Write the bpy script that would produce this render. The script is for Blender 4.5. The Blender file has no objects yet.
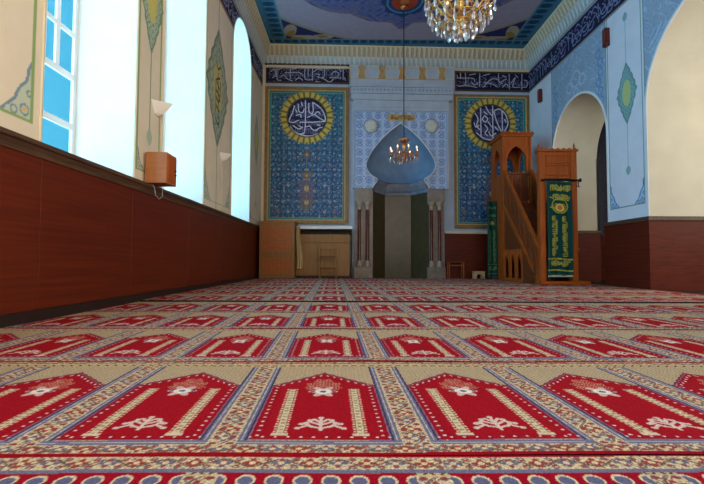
import bpy, math, random
import numpy as np
from mathutils import Matrix, Vector, Euler
random.seed(4)
rng = np.random.RandomState(7)
S = bpy.context.scene
COL = S.collection
PI = math.pi
# ------------------------------------------------------------------ camera
F = 435.0; CX, CY = 352.0, 242.0; EYE = Vector((0, 0, 0.55))
cam_d = bpy.data.cameras.new('camera'); cam = bpy.data.objects.new('camera', cam_d); COL.objects.link(cam)
cam_d.sensor_width = 36; cam_d.lens = 36 * F / 704; cam_d.clip_start = 0.05; cam_d.clip_end = 200
MR = Matrix.Rotation(-2 / F, 3, 'Z') @ Matrix.Rotation(PI / 2 + math.atan(19 / F), 3, 'X') @ Matrix.Rotation(0.004, 3, 'Z')
cam.matrix_world = Matrix.Translation(EYE) @ MR.to_4x4()
S.camera = cam

def ray(px, py):
    return MR @ Vector((px - CX, -(py - CY), -F))
XL, XR = -2.85, 5.9
YB0, YB1 = 13.9, 14.15                     # the qibla wall at its left and right corner
BK = (YB1 - YB0) / (XR - XL)
def yb(x): return YB0 + (x - XL) * BK
def atY(px, py, y):
    d = ray(px, py); t = y / d.y; p = EYE + d * t; return p.x, p.z
def B(px, py, off=0.0):
    d = ray(px, py)                        # y = YB0-off + (x-XL)*BK
    t = (YB0 - off - XL * BK) / (d.y - BK * d.x); p = EYE + d * t; return p.x, p.z
def atX(px, py, x):
    d = ray(px, py); t = x / d.x; p = EYE + d * t; return p.y, p.z
def L(px, py): return atX(px, py, XL)
def R_(px, py): return atX(px, py, XR)

# ------------------------------------------------------------------ naming
def tag(o, label=None, cat=None, group=None, kind=None):
    if label: o['label'] = label
    if cat: o['category'] = cat
    if group: o['group'] = group
    if kind: o['kind'] = kind
    return o
def empty(name, loc, rz=0):
    o = bpy.data.objects.new(name, None); COL.objects.link(o); o.location = loc; o.rotation_euler = (0, 0, rz)
    o.empty_display_size = 0.1
    return o
def link(name, me, parent=None):
    o = bpy.data.objects.new(name, me); COL.objects.link(o)
    if parent is not None: o.parent = parent
    return o
def copy_tree(o, parent=None):
    c = o.copy(); COL.objects.link(c)
    if parent is not None: c.parent = parent
    for ch in list(o.children): copy_tree(ch, c)
    return c

# ------------------------------------------------------------------ materials
def lin(c):
    c = np.asarray(c, dtype=float) / 255.0
    return np.where(c <= 0.04045, c / 12.92, ((c + 0.055) / 1.055) ** 2.4)
def L4(c): return tuple(lin(c)) + (1,)
MATS = {}
def base(name, rough=0.5, metallic=0.0, spec=0.5):
    m = bpy.data.materials.new(name); m.use_nodes = True
    nt = m.node_tree; b = nt.nodes['Principled BSDF']
    b.inputs['Roughness'].default_value = rough; b.inputs['Metallic'].default_value = metallic
    b.inputs['Specular IOR Level'].default_value = spec
    MATS[name] = m
    return m, nt, b
def noise_mat(name, c1, c2, scale=8, rough=0.6, metallic=0, bump=0.05, stretch=(1, 1, 1), spec=0.4, bscale=None, detail=5, rot=(0,0,0)):
    m, nt, b = base(name, rough, metallic, spec)
    N = nt.nodes; K = nt.links
    tc = N.new('ShaderNodeTexCoord'); mp = N.new('ShaderNodeMapping'); mp.inputs['Scale'].default_value = stretch
    mp.inputs['Rotation'].default_value = rot
    n = N.new('ShaderNodeTexNoise'); n.inputs['Scale'].default_value = scale; n.inputs['Detail'].default_value = detail
    r = N.new('ShaderNodeValToRGB'); r.color_ramp.elements[0].position = .3; r.color_ramp.elements[1].position = .7
    r.color_ramp.elements[0].color = L4(c1); r.color_ramp.elements[1].color = L4(c2)
    K.new(tc.outputs['Object'], mp.inputs[0]); K.new(mp.outputs[0], n.inputs[0]); K.new(n.outputs[0], r.inputs[0])
    K.new(r.outputs[0], b.inputs['Base Color'])
    if bump:
        n2 = N.new('ShaderNodeTexNoise'); n2.inputs['Scale'].default_value = bscale or scale * 4; n2.inputs['Detail'].default_value = 3
        K.new(mp.outputs[0], n2.inputs[0])
        bp = N.new('ShaderNodeBump'); bp.inputs['Strength'].default_value = bump; bp.inputs['Distance'].default_value = .02
        K.new(n2.outputs[0], bp.inputs['Height']); K.new(bp.outputs[0], b.inputs['Normal'])
    return m
def vcol_mat(name, rough=0.7, spec=0.3, var=0.12, vscale=30, bump=0.1, bscale=80, sheen=0):
    m, nt, b = base(name, rough, 0, spec)
    N = nt.nodes; K = nt.links
    a = N.new('ShaderNodeAttribute'); a.attribute_name = 'pattern'
    tc = N.new('ShaderNodeTexCoord'); n = N.new('ShaderNodeTexNoise'); n.inputs['Scale'].default_value = vscale; n.inputs['Detail'].default_value = 4
    K.new(tc.outputs['Object'], n.inputs[0])
    mr = N.new('ShaderNodeMapRange'); mr.inputs['From Min'].default_value = .3; mr.inputs['From Max'].default_value = .7
    mr.inputs['To Min'].default_value = 1 - var; mr.inputs['To Max'].default_value = 1 + var
    K.new(n.outputs[0], mr.inputs[0])
    mx = N.new('ShaderNodeVectorMath'); mx.operation = 'SCALE'
    K.new(a.outputs['Color'], mx.inputs[0]); K.new(mr.outputs[0], mx.inputs['Scale'])
    K.new(mx.outputs[0], b.inputs['Base Color'])
    if bump:
        n2 = N.new('ShaderNodeTexNoise'); n2.inputs['Scale'].default_value = bscale; K.new(tc.outputs['Object'], n2.inputs[0])
        bp = N.new('ShaderNodeBump'); bp.inputs['Strength'].default_value = bump; bp.inputs['Distance'].default_value = .01
        K.new(n2.outputs[0], bp.inputs['Height']); K.new(bp.outputs[0], b.inputs['Normal'])
    if sheen: b.inputs['Sheen Weight'].default_value = sheen
    return m
M_carpet = vcol_mat('carpet_pile', .95, .05, .30, 150, .6, 300)
M_wallpaint = vcol_mat('painted_plaster', .75, .2, .04, 3, .05, 60)
M_tile = vcol_mat('glazed_tile', .4, .25, .08, 20, .03, 40)
M_ceilpaint = vcol_mat('painted_ceiling', .8, .2, .06, 6, .05, 40)
M_cloth = vcol_mat('embroidered_cloth', .85, .1, .1, 60, .2, 200)
M_veneer = noise_mat('red_wood_veneer', (80, 25, 7), (101, 35, 11), 3, .45, 0, .03, (1.2, .25, 9), spec=.22)
M_veneer_r = noise_mat('brown_wood_veneer', (76, 23, 8), (98, 33, 12), 3, .5, 0, .03, (1.2, .3, 9), spec=.18)
M_cap = noise_mat('dark_wood_moulding', (60, 40, 26), (92, 64, 42), 6, .5, 0, .05, (4, .4, 4))
M_black = noise_mat('black_skirting', (26, 14, 10), (40, 24, 18), 5, .5)
M_plaster = noise_mat('beige_plaster', (198, 190, 168), (208, 200, 178), 2, .85, 0, .04, bscale=60)
M_reveal = noise_mat('white_reveal_plaster', (232, 232, 228), (240, 240, 236), 2, .8, 0, .02)
M_white = noise_mat('white_paint', (222, 222, 218), (232, 232, 228), 4, .5, 0, .01)
M_cream = noise_mat('cream_paint', (205, 192, 160), (215, 202, 172), 4, .6, 0, .02)
M_paleblue = noise_mat('pale_blue_paint', (162, 172, 184), (176, 186, 196), 4, .6, 0, .02)
M_greystone = noise_mat('grey_brown_marble', (112, 100, 90), (138, 125, 113), 6, .35, 0, .03)
M_capst = noise_mat('worn_capital_stone', (150, 138, 120), (172, 158, 138), 8, .55, 0, .05)
M_olive = noise_mat('olive_marble', (74, 66, 44), (90, 81, 56), 5, .3, 0, .02)
M_hood = noise_mat('blue_hood_plaster', (112, 142, 172), (128, 158, 188), 3, .6, 0, .02)
M_mould = noise_mat('grey_blue_moulding', (120, 132, 150), (140, 152, 168), 5, .5, 0, .02)
M_redmarble = noise_mat('dark_red_marble', (72, 22, 18), (105, 38, 28), 12, .25, 0, .02)
M_wood = noise_mat('orange_brown_wood', (146, 66, 16), (178, 88, 26), 4, .5, 0, .06, (6, 6, .6), spec=.25)
M_wood_d = noise_mat('dark_carved_wood', (92, 40, 12), (128, 62, 20), 26, .5, 0, .5, bscale=40)
M_wood_l = noise_mat('carved_light_wood', (156, 82, 30), (182, 104, 44), 22, .55, 0, .6, bscale=34)
M_oak = noise_mat('oak_veneer', (132, 90, 42), (152, 106, 54), 4, .5, 0, .03, (5, 5, .6))
M_orangebox = noise_mat('orange_veneer', (164, 98, 48), (180, 112, 60), 3, .45, 0, .02, (1, 6, 6))
M_frame = noise_mat('brown_gilt_frame', (122, 90, 46), (150, 114, 60), 8, .45, 0, .1)
M_gold = noise_mat('gold_metal', (204, 156, 84), (230, 186, 110), 10, .28, 1.0, .05)
M_copper = noise_mat('copper_gold_metal', (190, 118, 66), (216, 146, 86), 10, .3, .9, .05)
M_dark = noise_mat('dark_metal', (24, 20, 20), (38, 32, 30), 8, .45, .6, .02)
M_ochre = noise_mat('ochre_plaster', (184, 152, 100), (202, 170, 116), 6, .7, 0, .03)
M_aisle = noise_mat('dark_blue_tile', (22, 28, 54), (40, 48, 80), 14, .4, 0, .05)
M_stone = noise_mat('outside_stone', (120, 150, 170), (160, 185, 200), 5, .9, 0, .2)
M_linen = noise_mat('beige_linen', (176, 150, 104), (196, 170, 124), 10, .9, 0, .1)
M_candle = noise_mat('ivory_candle_sleeve', (226, 214, 186), (238, 228, 204), 6, .5)
m, nt, b = base('warm_bulb', .4); b.inputs['Emission Color'].default_value = (1, .62, .28, 1); b.inputs['Emission Strength'].default_value = .9; b.inputs['Base Color'].default_value = (1, .8, .5, 1); M_bulb = m
M_fringe = noise_mat('pale_fringe', (180, 180, 150), (204, 204, 178), 40, .9)
M_shelltone = noise_mat('white_ceramic', (226, 220, 208), (238, 232, 222), 4, .5)
M_roselet = noise_mat('cream_rosette', (190, 192, 180), (210, 208, 190), 8, .6)
m, nt, b = base('window_glass', .02, 0, .5); nt.nodes.remove(b)
tb = nt.nodes.new('ShaderNodeBsdfTransparent'); tb.inputs[0].default_value = (.72, .92, 1, 1); gb = nt.nodes.new('ShaderNodeBsdfGlossy'); gb.inputs['Roughness'].default_value = .03
mxs = nt.nodes.new('ShaderNodeMixShader'); mxs.inputs[0].default_value = .05; nt.links.new(tb.outputs[0], mxs.inputs[1]); nt.links.new(gb.outputs[0], mxs.inputs[2]); nt.links.new(mxs.outputs[0], nt.nodes['Material Output'].inputs[0])
M_glass = m
m, nt, b = base('cut_crystal', .03, 0, .9)
b.inputs['Transmission Weight'].default_value = .72; b.inputs['IOR'].default_value = 1.45; b.inputs['Base Color'].default_value = (.95, .95, .97, 1)
n = nt.nodes.new('ShaderNodeTexNoise'); n.inputs['Scale'].default_value = 40
mr = nt.nodes.new('ShaderNodeMapRange'); mr.inputs['To Min'].default_value = 0; mr.inputs['To Max'].default_value = .12
nt.links.new(n.outputs[0], mr.inputs[0]); nt.links.new(mr.outputs[0], b.inputs['Roughness'])
M_crystal = m

# ------------------------------------------------------------------ mesh builder
class MB:
    def __init__(s): s.v = []; s.f = []
    def add(s, vs, fs):
        n = len(s.v); s.v += [tuple(p) for p in vs]; s.f += [tuple(i + n for i in f) for f in fs]; return s
    def box(s, x0, x1, y0, y1, z0, z1):
        vs = [(x, y, z) for z in (z0, z1) for y in (y0, y1) for x in (x0, x1)]
        return s.add(vs, [(0, 2, 3, 1), (4, 5, 7, 6), (0, 1, 5, 4), (2, 6, 7, 3), (0, 4, 6, 2), (1, 3, 7, 5)])
    def prism(s, poly, a0, a1, fn):
        """poly in (p,q); fn(p,q,a)->xyz"""
        n = len(poly)
        vs = [fn(p, q, a0) for p, q in poly] + [fn(p, q, a1) for p, q in poly]
        fs = [tuple(range(n - 1, -1, -1)), tuple(range(n, 2 * n))] + [(i, (i + 1) % n, n + (i + 1) % n, n + i) for i in range(n)]
        return s.add(vs, fs)
    def tube(s, pts, r, n=8, caps=True):
        pts = [Vector(p) for p in pts]; m = len(pts); rs = r if isinstance(r, (list, tuple)) else [r] * m
        vs = []; up = None
        for i, p in enumerate(pts):
            t = (pts[min(i + 1, m - 1)] - pts[max(i - 1, 0)]).normalized()
            if up is None: up = Vector((0, 0, 1)) if abs(t.z) < .9 else Vector((1, 0, 0))
            a = t.cross(up)
            if a.length < 1e-5: a = t.cross(Vector((0, 1, 0)))
            a.normalize(); bq = t.cross(a).normalized(); up = bq.cross(t) if False else up
            for k in range(n):
                an = 2 * PI * k / n; vs.append(p + (a * math.cos(an) + bq * math.sin(an)) * rs[i])
        fs = [(i * n + k, i * n + (k + 1) % n, (i + 1) * n + (k + 1) % n, (i + 1) * n + k) for i in range(m - 1) for k in range(n)]
        if caps: fs += [tuple(range(n - 1, -1, -1)), tuple(range((m - 1) * n, m * n))]
        return s.add(vs, fs)
    def lathe(s, prof, c=(0, 0, 0), n=20, a0=0, a1=2 * PI):
        full = abs(a1 - a0 - 2 * PI) < 1e-6; k_ = n if full else n + 1
        vs = [(c[0] + r * math.cos(a0 + (a1 - a0) * k / n), c[1] + r * math.sin(a0 + (a1 - a0) * k / n), c[2] + z) for r, z in prof for k in range(k_)]
        fs = [(i * k_ + k, i * k_ + (k + 1) % k_, (i + 1) * k_ + (k + 1) % k_, (i + 1) * k_ + k) for i in range(len(prof) - 1) for k in range(n)]
        return s.add(vs, fs)
    def build(s, name, mat, parent=None, smooth=False, bevel=0):
        me = bpy.data.meshes.new(name); me.from_pydata(s.v, [], s.f); me.materials.append(mat); me.update()
        if smooth: me.polygons.foreach_set('use_smooth', [True] * len(me.polygons))
        o = link(name, me, parent)
        if bevel:
            bv = o.modifiers.new('bevel', 'BEVEL'); bv.width = bevel; bv.segments = 2; bv.limit_method = 'ANGLE'
        return o

def grid(name, P, C, mat, parent=None, smooth=True, keep=None):
    """P (n,m,3) points, C (n,m,3) linear colours -> one mesh with a pattern attribute"""
    n, m_ = P.shape[:2]
    me = bpy.data.meshes.new(name)
    idx = np.arange(n * m_).reshape(n, m_)
    q = np.stack([idx[:-1, :-1], idx[1:, :-1], idx[1:, 1:], idx[:-1, 1:]], -1).reshape(-1, 4)
    if keep is not None: q = q[keep.reshape(-1)]
    me.vertices.add(n * m_); me.vertices.foreach_set('co', P.reshape(-1).astype(np.float32))
    me.loops.add(len(q) * 4); me.loops.foreach_set('vertex_index', q.reshape(-1).astype(np.int32))
    me.polygons.add(len(q)); me.polygons.foreach_set('loop_start', np.arange(0, len(q) * 4, 4, dtype=np.int32))
    me.polygons.foreach_set('loop_total', np.full(len(q), 4, dtype=np.int32))
    me.update(calc_edges=True)
    a = me.color_attributes.new('pattern', 'FLOAT_COLOR', 'POINT')
    c4 = np.ones((n * m_, 4), np.float32); c4[:, :3] = np.clip(C.reshape(-1, 3), 0, 1)
    a.data.foreach_set('color', c4.reshape(-1))
    me.polygons.foreach_set('use_smooth', np.full(len(q), smooth))
    me.materials.append(mat); me.validate()
    return link(name, me, parent)
def colgrid(name, s, zlo, zhi, dz, fn, toP, mat, parent=None):
    """columns at s from zlo(s) to zhi(s); fn(S,Z)->colours; toP(S,Z)->xyz arrays"""
    s = np.asarray(s, float); lo = np.broadcast_to(zlo, s.shape); hi = np.broadcast_to(zhi, s.shape)
    n = max(2, int(np.max(hi - lo) / dz) + 1); t = np.linspace(0, 1, n)
    Z = lo[:, None] + (hi - lo)[:, None] * t[None]; SS = np.repeat(s[:, None], n, 1)
    P = np.stack(np.broadcast_arrays(*toP(SS, Z)), -1)
    return grid(name, P, fn(SS, Z), mat, parent)

# ------------------------------------------------------------------ painting tools (numpy)
def paint(C, mask, col, a=1.0):
    mk = (np.clip(mask, 0, 1) * a)[..., None] if mask.dtype != bool else (mask.astype(float) * a)[..., None]
    C *= (1 - mk); C += mk * lin(col)
def fill(shape, col):
    C = np.empty(shape + (3,)); C[:] = lin(col); return C
def seg_d(X, Y, pts):
    D = np.full(X.shape, 9e9)
    for (x0, y0), (x1, y1) in zip(pts[:-1], pts[1:]):
        dx, dy = x1 - x0, y1 - y0; l2 = dx * dx + dy * dy + 1e-12
        t = np.clip(((X - x0) * dx + (Y - y0) * dy) / l2, 0, 1)
        D = np.minimum(D, np.hypot(X - x0 - t * dx, Y - y0 - t * dy))
    return D
def smooth_pts(pts, n=5):
    if len(pts) < 3: return pts
    P = [pts[0]] + list(pts) + [pts[-1]]; out = []
    for i in range(1, len(P) - 2):
        p0, p1, p2, p3 = [np.array(q, float) for q in P[i - 1:i + 3]]
        for k in range(n):
            t = k / n
            out.append(tuple(.5 * ((2 * p1) + (p2 - p0) * t + (2 * p0 - 5 * p1 + 4 * p2 - p3) * t * t + (3 * p1 - p0 - 3 * p2 + p3) * t ** 3)))
    out.append(tuple(pts[-1])); return out
def strokes(X, Y, ST, w):
    D = np.full(X.shape, 9e9)
    for st in ST:
        pts = smooth_pts(st, 4); xs = [p[0] for p in pts]; ys = [p[1] for p in pts]
        mk = (X > min(xs) - 3 * w) & (X < max(xs) + 3 * w) & (Y > min(ys) - 3 * w) & (Y < max(ys) + 3 * w)
        if mk.any(): D[mk] = np.minimum(D[mk], seg_d(X[mk], Y[mk], pts))
    return D < w
def fr(x, p): return (x / p) - np.floor(x / p)         # 0..1
def fc(x, p): return (fr(x, p) - .5) * p               # centred cell coordinate
def hsh(i, j, k=0): 
    v = np.sin(i * 127.1 + j * 311.7 + k * 74.7) * 43758.5453; return v - np.floor(v)
def arab(X, Y, s, ph=0.0):
    """curly vine field in -1..1"""
    a = X / s * PI; b_ = Y / s * PI
    return np.sin(a + 1.9 * np.sin(b_ * .73 + ph) + ph) * np.cos(b_ + 1.7 * np.sin(a * .81 + 1.3 * ph))
def flowers(C, X, Y, p, r, cols, k=0, petals=6, mask=None):
    i = np.floor(X / p); j = np.floor(Y / p)
    ox = (hsh(i, j, k) - .5) * .35 * p; oy = (hsh(i, j, k + 3) - .5) * .35 * p
    x = fc(X, p) - ox; y = fc(Y, p) - oy; rr = np.hypot(x, y); th = np.arctan2(y, x)
    sel = hsh(i, j, k + 7); rad = r * (.65 + .5 * hsh(i, j, k + 5)) * (1 + .22 * np.cos(petals * th))
    mm = np.ones(X.shape, bool) if mask is None else mask
    for q, c in enumerate(cols):
        lo, hi = q / len(cols), (q + 1) / len(cols)
        paint(C, mm & (rr < rad) & (sel >= lo) & (sel < hi), c)
    paint(C, mm & (rr < rad * .38), cols[0] if len(cols) < 2 else cols[-1])

# --- prayer carpet pattern
W_, D0, DL = .593, 1.260, 1.147
RED = (160, 17, 30); DRED = (150, 14, 30); CREAM = (214, 192, 150); KHAKI = (190, 164, 132); GB = (112, 108, 130); NAVY = (62, 58, 86); LILAC = (150, 132, 150); PINK = (196, 120, 110)
def border_strip(C, m, a, b_, hb):
    """floral strip running along a; b_ centred across, half width hb"""
    paint(C, m, CREAM)
    p = .078
    i = np.floor(a / p); x = fc(a, p); y = b_
    th = np.arctan2(y, x); rr = np.hypot(x, y * .035 / hb)
    vine = np.abs(y - .55 * hb * np.sin(a * 2 * PI / (2 * p))) 
    paint(C, m & (vine < .006), (104, 80, 70))
    blob = rr < .020 * (1 + .35 * np.cos(4 * th))
    paint(C, m & (np.abs(arab(a, y, .019, .9)) < .16), (170, 142, 112)); paint(C, m & (arab(a, y, .023, .2) > .78), (128, 96, 104))
    paint(C, m & blob & (i % 2 == 0), (150, 62, 58)); paint(C, m & blob & (i % 2 == 1), (108, 104, 122))
    paint(C, m & (rr < .009), CREAM)
    x2 = fc(a + p / 2, p); r2 = np.hypot(x2, (np.abs(y) - hb * .6))
    paint(C, m & (r2 < .011) & (r2 > .004), (128, 104, 104))
    paint(C, m & (np.hypot(fc(a + p / 4, p / 2), (np.abs(y) - hb * .45)) < .006), (160, 60, 56))
def carpet_col(X, Y, field=None):
    X = X + .0; Ys = Y - .006 * X
    c = (X + .036 + .04 * Y) / W_
    u = (c + .5 - np.floor(c + .5) - .5) * W_
    k = np.floor((Ys - D0) / DL); v = (Ys - D0) / DL - k; y = v * DL
    C = fill(X.shape, CREAM)
    au = np.abs(u)
    H = .252; G = .223                       # outer border half width, field half width
    # gap column flowers
    gap = au > H
    g = (W_ / 2 - au)                         # distance from gap centre
    sg = np.where(gap, np.sign(u), 0) * g
    border_strip(C, gap, y, sg, .044)
    q = np.hypot(fc(y, .052), np.abs(g) - .028)
    paint(C, gap & (q < .008), (140, 60, 62))
    # border lines
    paint(C, (au <= H) & (au > G), GB)
    paint(C, (au <= H - .010) & (au > H - .014), (188, 176, 172))
    paint(C, (au <= G + .008) & (au > G), NAVY)
    # inner spandrel (khaki)
    ins = au <= G
    paint(C, ins, KHAKI)
    fl = ins & (np.abs(arab(u, y, .02, .7)) < .18); paint(C, fl, (156, 130, 88))
    # niche shape
    sh = .594 * DL; ap = .785 * DL; y0 = .090 * DL
    top = sh + (ap - sh) * (1 - au / G)
    top = top + .004 * np.cos(au * 2 * PI / .045)
    niche = ins & (y > y0) & (y < top)
    paint(C, ins & (y > y0) & (y < top + .012), (120, 30, 52))
    paint(C, niche, RED)
    edge = np.minimum(np.minimum(G - au, y - y0), (top - y) * .8)
    paint(C, niche & (edge < .005), (150, 96, 120))
    paint(C, niche & (edge < .013) & (edge >= .005), DRED)
    paint(C, niche & (edge > .036) & (edge < .040), (150, 14, 34))
    dots = (np.hypot(fc(y, .040), ((G - au) - .024) * .8) < .0048) | (np.hypot(fc(u, .040), (y - y0) - .024) < .005) | ((np.abs((top - y) * .8 - .024) < .006) & (np.abs(fc(u, .032)) < .005) & (y > sh * .98))
    paint(C, niche & dots, (222, 200, 190))
    # the two candle columns
    cu = au - .130; cw = .023
    col = (np.abs(cu) < cw) & (y > .13 * DL) & (y < .557 * DL)
    paint(C, col, (206, 176, 150))
    paint(C, col & (np.abs(cu) < cw * .62), (158, 78, 66)); paint(C, col & (np.abs(cu) < cw * .5), (208, 190, 150))
    tick = col & (np.abs(cu) >= cw * .6) & (fr(y, .022) < .45); paint(C, tick, (178, 44, 48))
    paint(C, col & (np.abs(cu) < cw * .3) & (fr(y, .03) < .4), (150, 130, 104))
    foot = (np.abs(cu) < cw * 1.2) & (y > .120 * DL) & (y < .138 * DL); paint(C, foot, (214, 190, 160))
    # bottom flower: branching palmette
    fy = y - .200 * DL; 
    ff = np.zeros(X.shape, bool)
    for (a0_, b0_, a1_, b1_) in ((0, -.045, .0, .06), (0, -.03, .045, -.005), (.045, -.005, .075, -.03), (0, 0, .04, .03), (.04, .03, .065, .008), (0, .02, .022, .052), (.022, .052, .036, .045), (.03, -.018, .05, .012)):
        ff |= seg_d(au, fy, [(a0_, b0_), (a1_, b1_)]) < .0062
    for (cx_, cy_) in ((.077, -.03), (.066, .008), (.037, .043), (0, .066), (.05, .012)): ff |= np.hypot(au - cx_, fy - cy_) < .0105
    paint(C, ff, (216, 184, 170))
    paint(C, (np.abs(fy) < .05) & (au < .004), (216, 190, 176))
    # top medallion
    my = y - .575 * DL
    rr = np.hypot(au / .075, my / .125); th = np.arctan2(my, au)
    halo = (rr < 1 + .12 * np.cos(9 * th)) & (my > -.03)
    paint(C, halo & (np.abs(arab(u, my, .014, .3)) > .42), (190, 104, 84))
    paint(C, halo & (np.abs(arab(u, my, .014, .3)) > .72), (218, 170, 140))
    star = np.hypot(au / .048, (my + .055) / .06) < 1 + .3 * np.cos(6 * np.arctan2(my + .055, au))
    paint(C, star, (214, 176, 160)); paint(C, np.hypot(au / .036, (my + .055) / .034) < 1, (232, 216, 204)); paint(C, np.hypot(au / .014, (my + .055) / .014) < 1, (96, 92, 130))
    paint(C, (np.hypot(au - .045, my + .055) < .010), (96, 92, 130))
    # strips at row ends, across the whole row
    m = (y < .062 * DL) & (y > .012 * DL); border_strip(C, m, X + .03, y - .037 * DL, .030)
    paint(C, (y >= .062 * DL) & (y < .088 * DL) & (au < H), GB); paint(C, (y >= .072 * DL) & (y < .076 * DL) & (au < H), (190, 178, 172))
    m = (y > .893 * DL) & (y < .985 * DL)
    paint(C, m, (196, 172, 128)); 
    border_strip(C, (y > .945 * DL) & (y < .983 * DL), X, y - .964 * DL, .021)
    x = fc(X, .046); paint(C, m & (np.abs(np.abs(x) - np.abs(y - .915 * DL) * .9) < .005) & (np.abs(y - .915 * DL) < .018), (110, 46, 48))
    paint(C, (y > .986 * DL) | (y <= .016 * DL), (150, 8, 26))
    # the nearest visible row: a red band of lily crenellations under the flower strip
    near = (k == -1) & (y > .60 * DL)
    t = (1.0 - v) * DL                       # distance from the stripe
    m = near & (t > .014) & (t < .085); border_strip(C, m, X - .01, t - .05, .036)
    m = near & (t >= .085) & (t < .105); paint(C, m, GB); 
    m = near & (t >= .105) & (au < H); paint(C, m, (156, 12, 34))
    px_ = .0715; xx = fc(u, px_); tt = t - .155
    ha = (np.hypot(xx / .019, (tt + .008) / .022) < 1); hb = (np.abs(xx) < .011 + .012 * (fr(tt, .06))) & (tt > 0) & (tt < .09)
    paint(C, m & (np.hypot(xx / .025, (tt + .010) / .029) < 1), CREAM); paint(C, m & (np.abs(xx) < .017 + .012 * fr(tt, .06)) & (tt > 0) & (tt < .095), CREAM)
    paint(C, m & (ha | hb), (100, 98, 128))
    paint(C, m & (np.abs(t - .30) < .018), GB)
    m = m & (t > .32); paint(C, m, RED)
    return C

# ------------------------------------------------------------------ setting: floor and carpet rows
YN = -1.6
MB().box(XL - .9, 11.0, YN, 15.3, -.12, -.02).build('floor', M_black)['kind'] = 'structure'
ordn = {-2: 'behind the viewer', -1: 'along the bottom edge of the photo, mostly cut off'}
descr = {
 -1: 'patterned carpet row with blue lilies on red, cut by the bottom edge',
 0: 'nearest full row of large red prayer niches, just beyond the dark red stripe',
 1: 'second row of red prayer niches from the front, just behind the nearest full row',
 2: 'third row of red prayer niches from the front, two rows ahead of the black seam',
 3: 'fourth row of red prayer niches, the last one in front of the black raised seam',
 4: 'carpet row whose dark raised front edge draws the black line across the room',
 5: 'second carpet row behind the black raised seam, dim purple red niches',
 6: 'third carpet row behind the black raised seam, dim and narrow',
 7: 'fourth carpet row behind the black seam, at the foot of the minbar gate',
 8: 'fifth carpet row behind the black seam, running under the minbar stairs',
 9: 'dim carpet row just in front of the cupboards and small stools',
 10: 'last dim carpet row, lying against the mihrab wall'}
XC0, XC1 = XL + .04, XR - .06
for k in range(-1, 11):
    y0 = D0 + DL * k; y1 = y0 + DL
    if k == -1: y0 = -1.5
    if k == 10: y1 = 13.64
    dm = max(y0, 1.0); dx = max(.0028, dm * .8 / F); dy = {-1: .005, 0: .0048, 1: .008, 2: .012}.get(k, .016)
    hw = .86 * y1 + .3 if k > -2 else 0
    a, b_ = max(XC0, -hw), min(XC1, hw)
    xs = np.concatenate([np.arange(XC0, a, .02), np.arange(a, b_, dx), np.arange(b_, XC1, .02), [XC1]])
    xs = np.unique(np.round(xs, 5)); ys = np.arange(y0 + .0005, y1 - .0005, dy); ys = np.append(ys, y1 - .0005)
    if k == -1: ys = np.concatenate([np.arange(y0, .85, .03), ys[ys >= .85]])
    Xg, Yg = np.meshgrid(xs, ys, indexing='ij')
    raised = .014 if k >= 4 else 0.0
    wob = .003 * np.sin(Xg * 2.1 + k) * np.exp(-(Yg - y0) / .12) 
    Zg = raised + wob + .0015 * np.sin(Xg * 5 + Yg * 3)
    C = carpet_col(Xg, Yg)
    # edge skirt so the strip has thickness, its shade put in as near-black colour
    P = np.stack([Xg, Yg, Zg], -1)
    Pe = np.copy(P[:, :1]); Pe[..., 2] = -.02; Ce = np.copy(C[:, :1]); Ce[:] = lin((14, 8, 16))
    P1 = np.copy(P[:, :1]); C1 = np.copy(Ce)
    P = np.concatenate([Pe, P1, P], 1); C = np.concatenate([Ce, C1, C], 1)
    o = grid('prayer_carpet_row', P, C, M_carpet)
    tag(o, descr.get(k, 'carpet row out of sight behind the viewer'), 'carpet', 'rows of prayer carpet')
    if k == 4: MB().box(XC0, XC1, y0 + .001, y0 + .014, -.02, .0155).build('edge_shade_strip', M_dark, o)['label'] = 'raised front edge with its shade put in as dark colour'  # dark strip: shade on the raised carpet front is painted into its colour

# ------------------------------------------------------------------ calligraphy stroke sets
def crop_pts(st, ox, oy, sc): return [[(ox + x / sc, oy + y / sc) for x, y in s] for s in st]
ROUND_L = [[(245, 128), (247, 220), (243, 365), (228, 392), (196, 396)], [(205, 302), (300, 300), (402, 292)], [(292, 246), (318, 240), (350, 262), (400, 290)],
 [(302, 142), (345, 168), (385, 212), (403, 262), (402, 290)], [(272, 150), (274, 212), (296, 232), (308, 205), (304, 152)], [(128, 338), (160, 378), (225, 405), (290, 410), (352, 386)],
 [(252, 338), (280, 332), (300, 356), (330, 366), (352, 348), (378, 340)], [(160, 172), (142, 232), (118, 292), (150, 304), (192, 286)], [(190, 158), (194, 212), (222, 226), (236, 196)],
 [(212, 140), (222, 168)], [(322, 232), (345, 214), (362, 232)], [(196, 330), (216, 344)], [(176, 246), (206, 240), (212, 262)], [(262, 262), (282, 254)], [(150, 330), (196, 356), (226, 340)], [(340, 318), (362, 326)], [(168, 200), (180, 222)]]
ROUND_R = [[(150, 142), (152, 372)], [(246, 136), (246, 396)], [(320, 168), (322, 332)], [(255, 178), (275, 250), (310, 332)], [(262, 172), (298, 158), (345, 196), (366, 272), (340, 332)],
 [(192, 140), (214, 182), (246, 216)], [(163, 240), (182, 214), (206, 238), (186, 264), (163, 242)], [(108, 196), (130, 240), (118, 292), (142, 322)], [(98, 270), (112, 304), (136, 288)],
 [(118, 350), (178, 394), (245, 400), (300, 362)], [(182, 284), (204, 316), (184, 350), (206, 372)], [(214, 340), (232, 372), (268, 350)], [(176, 180), (200, 200)], [(262, 300), (284, 322)], [(210, 262), (236, 300)], [(340, 240), (352, 262)]]
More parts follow.
